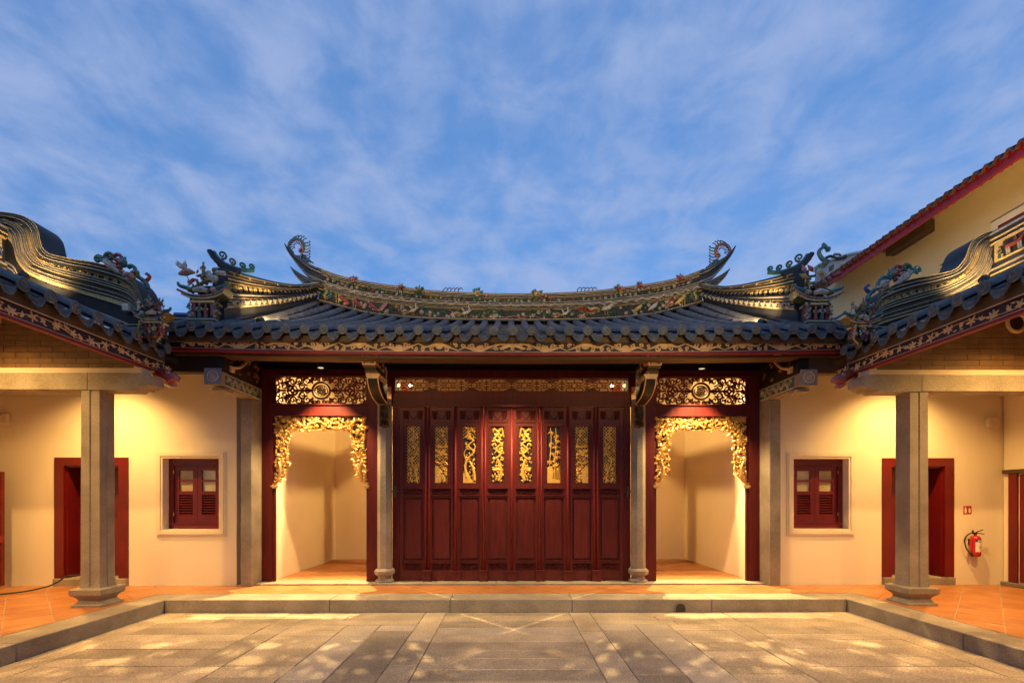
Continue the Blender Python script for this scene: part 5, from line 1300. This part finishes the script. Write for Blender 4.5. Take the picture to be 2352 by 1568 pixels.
    for i in range(8, N_-8, 2):
        (a, b), (c, d_) = OU[i], IN[i]; tt = .415 if i % 4 else .235
        p = (a+(c-a)*tt, b+(d_-b)*tt); (a2, b2) = OU[i+1]; an = atan2(b2-b, a2-a)
        if rr.random() < .75: cvs.ribbon(f, [(p[0]-.06*cos(an), p[1]-.06*sin(an)), (p[0], p[1]+.006), (p[0]+.06*cos(an), p[1]+.06*sin(an))], [.004, .018, .004], .022, -.005, 0)
        if i > N_*.62:
            p = (a+(c-a)*.42, b+(d_-b)*.42); cvs.ribbon(f, spiral(p[0], p[1], .035, rr.uniform(0, 6), 1.3, 12, rr.choice((-1, 1))), .008, .02, 0, 0)
        p = (c, d_-.035); cvs.ribbon(f, spiral(p[0], p[1], .022, rr.uniform(0, 6), 1.0, 8, 1), .005, .012, -.006, 1) if i % 4 == 0 else None
    cvs.build('ridge_scrolls', ['gold_line', 'stucco_black'], grd)['kind'] = 'stuff'
    # curls and beasts along the lower end of the ridge, and a pavilion of figures closing it
    mxp = lambda px: px if sg < 0 else 2332-px
    dy = 0 if sg < 0 else 26
    def Q(px, py, c=0): p = at(mxp(px), py+dy, GY-.02); return (p[0], GY-.02-c, p[2])
    cl = MB(); sc_ = .00605
    def spp(px, py, r0, a0, tn, d_, rad, col):
        pts = spiral(0, 0, r0, a0, tn, 16, d_); cl.tube([Q(px+a, py-b, .02) for a, b in pts], lambda t: rad*sc_*(1-.45*t), 6, col)
    spp(228, 597, 10, -.6, 1.3, 1, 4.5, TE); spp(254, 592, 11, 3.4, 1.3, -1, 4.5, GR); spp(271, 595, 15, -2.5, 1.4, 1, 5, RE); spp(271, 595, 17.5, -2.5, .8, 1, 2.2, OL)
    cl.blob(Q(285, 605, .02), (.06, .05, .07), 7, 5, TE); cl.blob(Q(284, 606, .07), .03, 6, 4, PI_); cl.blob(Q(279, 617, .03), .04, 6, 4, RE)
    for k in range(12): p = Q(288, 603, .02); cl.leaf(Fr(p), 0, 0, rr.uniform(-1.5, 2.5), .08, .018, .02, 0, (TE, RE, GR)[k % 3])
    cl.tube([Q(a, b, .05) for a, b in cat([(245, 600), (255, 610), (268, 620), (280, 630)], 4)], [.02+.03*sin(pi*i/12) for i in range(13)], 7, WH)   # white dragon
    for k in range(6): p = Q(256+4*k, 606+3.5*k, .06); cl.leaf(Fr(p), 0, 0, rr.uniform(1.0, 2.6), .06, .014, .02, .02, WH)
    spp(306, 622, 12, 2.6, .75, -1, 5, TE); cl.tube([Q(a, b, .02) for a, b in cat([(316, 624), (320, 637), (331, 644), (340, 655), (341, 664)], 4)], .03, 6, TE)
    cl.tube([Q(a, b, .02) for a, b in cat([(328, 645), (338, 646), (346, 637), (340, 630), (338, 633)], 4)], lambda t: .028*(1-.4*t), 6, RE if sg < 0 else BL)
    for k in range(14): cl.blob(Q(rr.uniform(288, 322), rr.uniform(625, 648), .04), rr.uniform(.02, .045), 6, 4, rr.choice((WH, FL, PI_, WH, OL)))
    if sg > 0: spp(300, 640, 26, 2.0, .55, -1, 5, TE); spp(303, 642, 18, 2.0, .5, -1, 5, BL)
    cl.build('curled_ornament', GL, grd)
    pc = at(mxp(348), 782+dy*.3, GY-.1); mb, F = pavilion('p', wing, (pc[0], GY-.08, pc[2]), .60, -sg, 12+sg, False)
    rr = random.Random(90+sg)
    for k in range(3): figure(mb, F.sub((-.16+.14*k)*1, .40+.05*(k % 2), .02), 0, 0, .17, (WH, OL, RE)[k], (FL, YE, GR)[k])
    for k in range(40): mb.blob(F.p(rr.uniform(-.16, .16), rr.uniform(.05, .54), rr.uniform(-.02, .06)), rr.uniform(.012, .032), 6, 4, rr.choice((RE, WH, TE, GR, YE, FL, PI_, BL)))
    for k in range(30): mb.leaf(F, rr.uniform(-.18, .18), rr.uniform(.05, .52), rr.uniform(0, 6.28), .08, .018, .02, rr.uniform(0, .06), rr.choice((GR, TE, RE, YE)))
    for (a0, b0, a1, b1) in ((-.17, .06, -.10, -.02), (-.17, .06, -.13, .26), (.17, .06, .10, -.02)): mb.tube([F.p(a0, b0, .06), F.p(a1, b1, .06)], .011, 5, YE)
    mb.build('pavilion_ornament', GL, grd)
    # end block of the gable ridge under the pavilion
    eb = MB(); a, b = sorted((sg*5.00, sg*5.30)); eb.box(a, b, GY-.06, GY+.3, 3.86, 4.05, 1)
    for z in (3.90, 3.95, 4.0, 4.04): eb.box(a-.004, b+.004, GY-.075, GY+.3, z, z+.012, 0)
    eb.build('ridge_foot', ['cream_line', 'stucco_black'], grd)
    # main ridge of the wing running towards the viewer, with framed relief panel
    rx = 6.86 if sg < 0 else 6.72; rm = MB(); f = Fr((sg*rx, 6.66, 0), (0, -sg, 0), (0, 0, 1))
    lines = [(4.62, 0, 1), (4.78, .02, 0), (4.80, .02, 1), (4.84, .03, 2), (4.87, .03, 1), (4.90, 0, 1), (5.20, 0, 0), (5.22, .03, 1), (5.26, .03, 0), (5.28, .04, 1), (5.33, .05, 2), (5.36, .05, 1), (5.40, .0, 1)]
    rows_ = [[(sg*(rx-p), yy, z-(.03 if sg > 0 else 0)) for z, p, m in lines]+[(sg*(rx+.2), yy, 5.40), (sg*(rx+.2), yy, 4.6)] for yy in (6.66, 5.5, 4.0, 1.5)]
    rm.grid(rows_, [m for z, p, m in lines]+[1, 1])
    for k in range(3):
        o = (.06+.75*k)*(-1 if sg < 0 else 1)
        for (a0, a1, b0, b1) in ((0, .62, 4.915, 4.935), (0, .62, 5.165, 5.185), (0, .02, 4.935, 5.165), (.60, .62, 4.935, 5.165), (.02, .10, 4.935, 4.99), (.02, .10, 5.11, 5.165), (.02, .05, 4.99, 5.03), (.02, .05, 5.07, 5.11)):
            a0_, a1_ = sorted((o+a0*(1 if sg > 0 else -1), o+a1*(1 if sg > 0 else -1))); rm.fbox(f, a0_, a1_, b0, b1, 0, .02, 0)
    rdg = rm.build('wing_ridge', ['gold_line', 'stucco_black', 'cream_line'], wing)
    hp = MB(); f2 = Fr((sg*rx, 6.66-.33, 4.94), (0, -sg, 0), (0, 0, 1))
    hp.tube([f2.p(a, b, .04) for a, b in cat([(-.10, .11), (0, .10), (.08, .11), (.12, .16)], 3)], [.018, .022, .026, .026, .024, .024, .022, .02, .018, .015], 7, RE); hp.blob(f2.p(.15, .165, .04), (.03, .02, .02), 6, 4, RE)
    for a in (-.09, -.06, .06, .09): hp.tube([f2.p(a, .09, .04), f2.p(a+.01, .0, .04)], .010, 5, WH)
    figure(hp, f2, 0, .10, .11, RE, YE); figure(hp, f2, .24, .0, .16, BL, WH); figure(hp, f2, -.2, 0, .15, GR, YE); hp.build('rider_relief', GL, rdg)
    # passage ceiling between wing and hall
    MB().box(*sorted((sg*5.3, sg*9.2)), 7.02, 8.66, 4.06, 4.12).build('passage_ceiling', 'soffit', wing)
    if sg < 0: MB().bbox(*sorted((at(287, 705, GY-.06)[0], at(301, 705, GY-.06)[0])), GY-.12, GY-.06, at(287, 720, GY)[2], at(287, 704, GY)[2], .004).build('junction_box', 'plaster_trim', wing)

# ---------------------------------------------------------------- tall building on the right, far white ridge
nb = thing('neighbour_house', 'tall yellow house with red eave board and terracotta tiles', 'house', (10.8, 11, 0))
BXE, BZ = 8.8, 7.54
MB().box(9.75, 13.5, 3.0, 14.9, 0, 8.15).build('wall', 'yellow_wall', nb)
mb = MB(); mb.box(BXE, BXE+.06, 2.6, 14.0, BZ, BZ+.22); bo = mb.build('eave_board', 'barge', nb)
mb = MB(); mb.add([(BXE+.06, 2.6, BZ+.16), (BXE+.06, 14.3, BZ+.16), (9.78, 14.3, BZ+.62), (9.78, 2.6, BZ+.62)], [(0, 1, 2, 3)]); mb.build('soffit', 'yellow_wall', nb)
rp = MB(); sp2 = .20
rp.add([(BXE-.04, 2.6, BZ+.235), (BXE-.04, 14.3, BZ+.235), (13, 14.3, BZ+2.15), (13, 2.6, BZ+2.15)], [(0, 1, 2, 3)])
rp.add([(BXE+.02, 2.6, BZ+.2), (BXE+.02, 14.3, BZ+.2), (13, 14.3, BZ+2.10), (13, 2.6, BZ+2.10)], [(3, 2, 1, 0)])
rpo = rp.build('roof', 'terra_roof', nb)
tt = MB(); r = []
for i in range(2):
    ax = (BXE-.10, 10.2)[i]; r.append([(ax, (j/8-.5)*sp2, BZ+.225+(ax-BXE)*.46+.055*cos(2*pi*(j/8-.5))) for j in range(9)])
tt.grid(r); r2 = [[(a, b, c-.025) for a, b, c in q] for q in r]; tt.grid([q[::-1] for q in r2]); tt.grid([r[0], r2[0]]); tt = tt.mesh('roof_tile', 'terra_roof', True)
ls = MB(); ls.prism(Fr((BXE-.012, 0, 0), (0, -1, 0), (0, 0, 1)), [(-.09, BZ+.23), (-.075, BZ+.175), (-.04, BZ+.145), (0, BZ+.135), (.04, BZ+.145), (.075, BZ+.175), (.09, BZ+.23)], 0, .01); ls = ls.mesh('scallop', 'barge')
for k in range(58):
    y = 2.75+k*sp2; inst('roof_tile', tt, rpo, (0, y, R.uniform(-.006, .006))); inst('scallop', ls, rpo, (0, y, 0))
ww = MB(); f = Fr((9.75, 9.5, 0), (0, -1, 0), (0, 0, 1)); z0, z1 = 5.6, 7.08
for (a0, a1, b0, b1) in ((-.12, 1.5, z1, z1+.12), (-.12, 0, z0, z1)): ww.fbox(f, a0, a1, b0, b1, 0, .05, 0)
for (a0, a1, b0, b1) in ((0, 1.5, z1-.10, z1), (0, .10, z0, z1-.10)): ww.fbox(f, a0, a1, b0, b1, -.02, .035, 1)
ww.fbox(f, .1, 1.5, z0, z1-.1, -.1, .001, 2)
wo = ww.build('window', ['plaster_trim', 'red_paint', 'louvre'], nb)
sl = MB(); sl.prism(Fr((9.75, 9.4, 0), (-1, 0, 0), (0, 0, 1)), [(0, 0), (.03, -.03), (.03, -.018), (0, .012)], 0, 1.4); slm = sl.mesh('slat', 'louvre')
for k in range(14): inst('slat', slm, wo, (0, 0, z1-.14-k*.09))
MB().box(9.52, 9.745, 10.95, 12.1, 7.79, 8.06).build('shade_box', 'brownwood', nb)  # dark box added in place of the shadowed patch under the eave
fr_ = thing('far_roof', 'white roof ridge with a curled dark finial beyond the red eave', 'roof', (13, 18.1, 0))
MB().prism(Fr((0, 18, 0)), [(11.75, 8.2), (11.75, 10.45), (12.1, 10.67), (13.2, 10.9), (15, 11.25), (15, 8.2)], -.4, 0).build('ridge_wall', 'pale_wall', fr_)
mb = MB(); f = Fr((0, 17.95, 0)); mb.bar(f, cat([(11.6, 10.42), (12.1, 10.62), (13.0, 10.87), (15, 11.22)], 4), .035, -.3, .06); mb.build('ridge_cap', 'pale_wall', fr_)
mb = MB(); f = Fr((11.66, 17.9, 10.2), (1, 0, 0), (0, 0, 1))
curl(mb, f, [(.28, .30, 0), (.05, .42, 0), (-.08, .68, 0), (.10, .86, 0), (.26, .78, 0)], .085, TE); curl(mb, f, [(.1, .40, 0), (.35, .52, 0), (.62, .44, 0), (.9, .5, 0)], .06, BK); curl(mb, f, [(.12, .2, 0), (-.05, .08, 0), (-.2, .0, 0), (-.12, -.1, 0)], .07, OL); curl(mb, f, [(.1, -.1, 0), (-.3, -.22, 0), (-.7, -.2, 0), (-.75, -.05, 0)], .05, BK)
for k in range(6): mb.leaf(f, .0+.05*k, .84, 1.2+.2*k, .2, .03, .02, .02, TE); mb.leaf(f, .45+.06*k, .5, 1.3+.15*k, .16, .03, .02, .02, BK)
mb.build('finial', GL, fr_)

# ---------------------------------------------------------------- small things
ex = thing('fire_extinguisher', 'red fire extinguisher with black hose hanging on the wall below a red sign', 'extinguisher', (8.06, WY-.09, .68))
exx, exz, exy = 8.06, .68, WY-.085
MB().lathe((exx, exy, exz), [(.055, 0), (.072, .02), (.075, .04), (.075, .30), (.066, .335), (.04, .355), (.022, .36), (.022, .385)], 18).build('cylinder', 'extinguisher', ex, True)
mb = MB(); n = 8
for (z0, z1, m, e) in ((.085, .295, 0, .0012), (.255, .295, 1, .002)): 
    rows_ = [[(exx+(.075+e)*sin(t), exy-(.075+e)*cos(t), exz+z) for t in [-.75+1.9*i/10 for i in range(11)]] for z in (z0, z1)]; mb.grid(rows_, None, m)
cy_ = lambda t, z, e=.0028: (exx+(.075+e)*sin(t), exy-(.075+e)*cos(t), exz+z)
def mark(t0, t1, z0, z1, m): mb.add([cy_(t0, z0), cy_(t1, z0), cy_(t1, z1), cy_(t0, z1)], [(0, 1, 2, 3)], m)
for k in range(5): mark(-.3+.24*k, -.14+.24*k, .263, .287, 0)                     # illegible lettering of the label
for k in range(5): mark(-.45, .25+.1*(k % 3), .235-.014*k, .239-.014*k, 2)
for (a, b) in ((-.05, .2), (.4, .62)): mark(a, b, .155, .172, 2)
for k in range(4): mark(-.5, .8, .098+.011*k, .101+.011*k, 2)
mb.build('label', ['white_print', 'blue_print', 'black_print_and_hole'], ex)
mb = MB(); mb.box(exx-.03, exx+.015, exy-.02, exy+.02, exz+.383, exz+.415); mb.tube([(exx-.045, exy, exz+.39), (exx-.045, exy, exz+.455)], .012, 8)
mb.tube([(exx, exy, exz+.41), (exx+.04, exy-.01, exz+.435), (exx+.12, exy-.01, exz+.46)], .008, 6); mb.tube([(exx, exy, exz+.395), (exx+.06, exy-.01, exz+.402), (exx+.14, exy-.01, exz+.385)], .008, 6); mb.build('valve', 'metal_black', ex)
mb = MB(); mb.tube(cat([(exx-.03, exy, exz+.40), (exx-.10, exy, exz+.395), (exx-.17, exy, exz+.33), (exx-.185, exy, exz+.24), (exx-.15, exy, exz+.13), (exx-.10, exy, exz+.07)], 5), .011, 8); mb.tube([(exx-.115, exy, exz+.09), (exx-.06, exy-.01, exz+.02)], [.014, .026], 8); mb.build('hose', 'rubber', ex, True)
MB().box(exx-.05, exx+.05, exy+.05, WY-.001, exz+.2, exz+.3).build('bracket', 'metal_black', ex)
sgn = thing('fire_sign', 'small square red fire point sign on plaster above the extinguisher', 'sign', (8.0, WY, 1.41))
f = Fr((8.0, WY-.002, 1.48)); mb = MB(); mb.fbox(f, -.07, .07, -.07, .07, 0, .004, 0); mb.build('plate', 'sign_red', sgn)
mb = MB(); mb.fbox(f, -.052, -.016, -.055, .025, .004, .0055); mb.prism(f, [(-.05, .025), (-.018, .025), (-.026, .042), (-.04, .042)], .004, .0055); mb.bar(f, [(-.034, .042), (-.034, .055), (-.052, .05)], .004, .004, .0055)
mb.prism(f, cat([(.03, -.05), (.012, -.025), (.022, .0), (.016, .02), (.032, .045), (.036, .02), (.048, .03), (.05, 0), (.056, -.02), (.046, -.05)], 2), .004, .0055); mb.build('pictogram', 'white_print', sgn)
for (x, z, lb) in ((-8.60, 3.03, 'small white wall box on the plaster above the open red door leaf'), (8.40, 2.99, 'small white wall box on the plaster above the fire extinguisher')):
    b = thing('wall_box', lb, 'box', (x, WY, z-.09)); MB().bbox(x-.095, x+.095, WY-.07, WY-.001, z-.09, z+.09, .012).build('housing', 'plaster_trim', b); MB().box(x-.07, x+.07, WY-.073, WY-.07, z-.065, z+.065).build('grille', 'cream', b)
lfp = thing('door_leaf_panel', 'dark red plank door leaf standing open at the end of the verandah', 'door', (-8.62, 8.05, KZ))
mb = MB(); mb.box(-8.90, -8.34, 8.03, 8.09, .24, 2.12)
mb.build('leaf', 'red_paint', lfp)
for a in (-8.88, -8.70, -8.52): MB().box(a, a+.165, 8.018, 8.03, .26, 2.10).build('plank', 'red_paint', lfp)
MB().prism(Fr((-8.44, 8.06, 0)), [(-.05, .24), (.05, .24), (.012, KZ), (-.012, KZ)], -.02, .02).build('foot', 'metal_black', lfp); MB().bbox(-8.342, -8.31, 8.0, 8.05, .95, 1.05, .004).build('latch', 'red_line', lfp)
cb = MB(); pts = [at(-40, 1368, 7.35), at(0, 1364, 7.45), at(60, 1357, 7.7), at(105, 1347, 7.95), at(132, 1336, 8.05), at(152, 1323, 8.1), at(180, 1320, 8.12), at(205, 1321, 8.15), at(235, 1324, 8.2)]
pts = [(x, y, max(z, KZ+.016)) for x, y, z in pts]; cb.tube(cat(pts, 6), .013, 7)
tag(cb.build('cable', 'rubber', None, True), 'black cable trailing over terracotta tiles onto the door step', 'cable')

# ---------------------------------------------------------------- lamps
def lamp(name, label, loc, target, watts, ang, blend=.4, col=LAMP, rad=.03, group=None, body=True, soft=False, k=1.0):
    loc = Vector(loc); d = (Vector(target)-loc).normalized()
    t = thing(name, label, 'lamp', loc, group)
    if body:
        MB().lathe(loc-d*.10, [(a*k, b) for a, b in ((.03, 0), (.05, .01), (.055, .09), (.06, .10), (.052, .10), (.05, .07))], 12, 0, d).build('housing', 'metal_black', t)
        MB().lathe(loc-d*.035, [(.046*k, 0), (.046*k, .006)], 12, 0, d).build('lens', 'bulb_soft' if soft else 'bulb', t)
    l = bpy.data.lights.new('light', 'SPOT'); l.energy = watts; l.spot_size = radians(ang); l.spot_blend = blend; l.color = col; l.shadow_soft_size = rad
    o = bpy.data.objects.new('light', l); C.objects.link(o); o.parent = t; o.location = d*.02
    o.rotation_euler = d.to_track_quat('-Z', 'Y').to_euler(); return t
for s_ in (-1, 1):
    g_ = 'cable' if s_ < 0 else 'fire extinguisher'
    lamp('floodlight', 'black floodlight under the hall roof, shining out through the transom on the %s side' % g_, (X(s_*3.35), 10.0, 5.10), (X(s_*3.30), 6.3, .3), 3300, 62, .3, LAMPW, .02, 'hall lamps')
    lamp('floodlight', 'floodlight high in the hall, lighting the alcove wall on the %s side' % g_, (X(s_*.55), 9.9, 5.06), (X(s_*4.4), 11.6, 2.7), 620, 80, .4, LAMP, .10, 'hall lamps')
    lamp('spotlight', 'small bright spotlight behind the end of the middle transom on the %s side' % g_, (X(s_*2.0), 9.6, 3.92), (X(s_*1.7), 7.9, 3.5), 4, 120, .6, LAMPW, .03, 'hall spotlights', k=.55)
    lamp('downlight', 'small eave downlight in front of the gilded arch on the %s side' % g_, (X(s_*3.2), 8.12, 3.86), (X(s_*3.3), 8.22, 0), 640, 92, .6, LAMPW, .02, 'eave downlights')
    lamp('downlight', 'downlight over the red side door on the %s side' % g_, (s_*6.6, 7.45, 4.0), (s_*6.7, 7.6, 0), 540, 128, 1.0, LAMP, .04, 'passage downlights')
    lamp('downlight', 'downlight under the wing roof on the %s side' % g_, (s_*6.9, 5.6, 4.35), (s_*6.8, 5.7, 0), 470, 130, .8, LAMP, .04, 'wing downlights')
    lamp('downlight', 'downlight under the near end of the wing roof on the %s side' % g_, (s_*6.3, 3.6, 4.15), (s_*6.1, 6.4, 1.2), 70, 120, .8, LAMP, .04, 'wing downlights')
    lamp('downlight', 'unseen fill downlight added behind the wing eave board on the %s side' % g_, (s_*5.35, 4.2, 3.75), (s_*3.6, 4.9, 0), 330, 130, .8, LAMP, .04, 'wing downlights')  # added fill lamp out of view, spills warm light over the court
    lamp('floodlight', 'black roof floodlight lighting the hall gable ridge on the %s side' % g_, (X(s_*3.98), 7.72, 4.50), (X(s_*3.6), 9.9, 5.6), 110, 160, .9, LAMPW, .02, 'roof floodlights')
    lamp('floodlight', 'floodlight on the wing roof grazing its scrolled ridge on the %s side' % g_, (s_*6.25, 6.30, 4.55), (s_*6.4, 6.75, 5.0), 26, 160, .9, LAMPW, .02, 'wing ridge floodlights')
lamp('downlight', 'bright little downlight under the eave above the middle doors', (X(0), 7.66, 3.86), (X(0), 8.35, 0), 480, 104, 1.0, LAMPW, .02, 'eave downlights')
lamp('floodlight', 'floodlight on the wing roof lighting the yellow house wall', (7.75, 7.5, 4.5), (9.7, 11.0, 6.8), 360, 110, .4, LAMPW, .03, 'house floodlight')

# ---------------------------------------------------------------- entrance hall closing the courtyard behind the viewer
eh = thing('entrance_hall', 'entrance hall closing the courtyard opposite the carved doors', 'hall', (0, -2.6, KZ))
mb = MB(); mb.box(-9.2, 9.2, -3.2, -2.9, 0, 4.6); mb.build('wall', 'plaster', eh)
MB().box(-9.2, 9.2, -2.9, -1.5, -.03, KZ).build('plinth', 'granite', eh)
mb = MB(); pr = [(-1.05, 3.95), (-1.05, 4.1), (-4.3, 5.7), (-7.2, 4.3), (-7.2, 4.15), (-4.3, 5.55)]
mb.prism(Fr((-9.3, 0, 0), (0, 1, 0), (0, 0, 1)), pr[::-1], 0, 18.6); mb.build('roof', 'rooftile', eh)
MB().box(-8.5, 8.5, -4.45, -4.15, 5.5, 6.5).build('ridge', 'stucco_black', eh)
MB().box(-9.2, 9.2, -1.25, -1.19, 3.72, 3.94).build('fascia_board', 'red_line', eh)
for x in (-4.4, -2.2, 2.2, 4.4): MB().lathe((x, -1.75, KZ), [(.18, 0), (.18, .12), (.13, .2), (.125, 3.75)], 8).build('stone_column', 'granite', eh)
MB().box(-2.0, 2.0, -2.9, -2.84, KZ, 3.3).build('door', 'maroon', eh)
for x in (-2.8, 2.8): lamp('floodlight', 'unseen fill floodlight added under the entrance hall eave, washing the roof opposite on the %s side' % ('cable' if x < 0 else 'fire extinguisher'), (x, -1.15, 3.6), (x*.6, 7.2, 5.45), 1150, 36, .7, LAMPW, .05, 'added entrance floodlights')  # added fill lamps out of view, warm front light for fascia and ridge
for x in (-3.0, 3.0): lamp('downlight', 'unseen fill downlight added under the entrance hall eave, lighting the paving on the %s side' % ('cable' if x < 0 else 'fire extinguisher'), (x, -1.1, 3.66), (x*.55, 3.9, 0), 1300, 40, .8, LAMPW, .05, 'added entrance downlights')  # added fill lamps out of view, to warm the courtyard paving
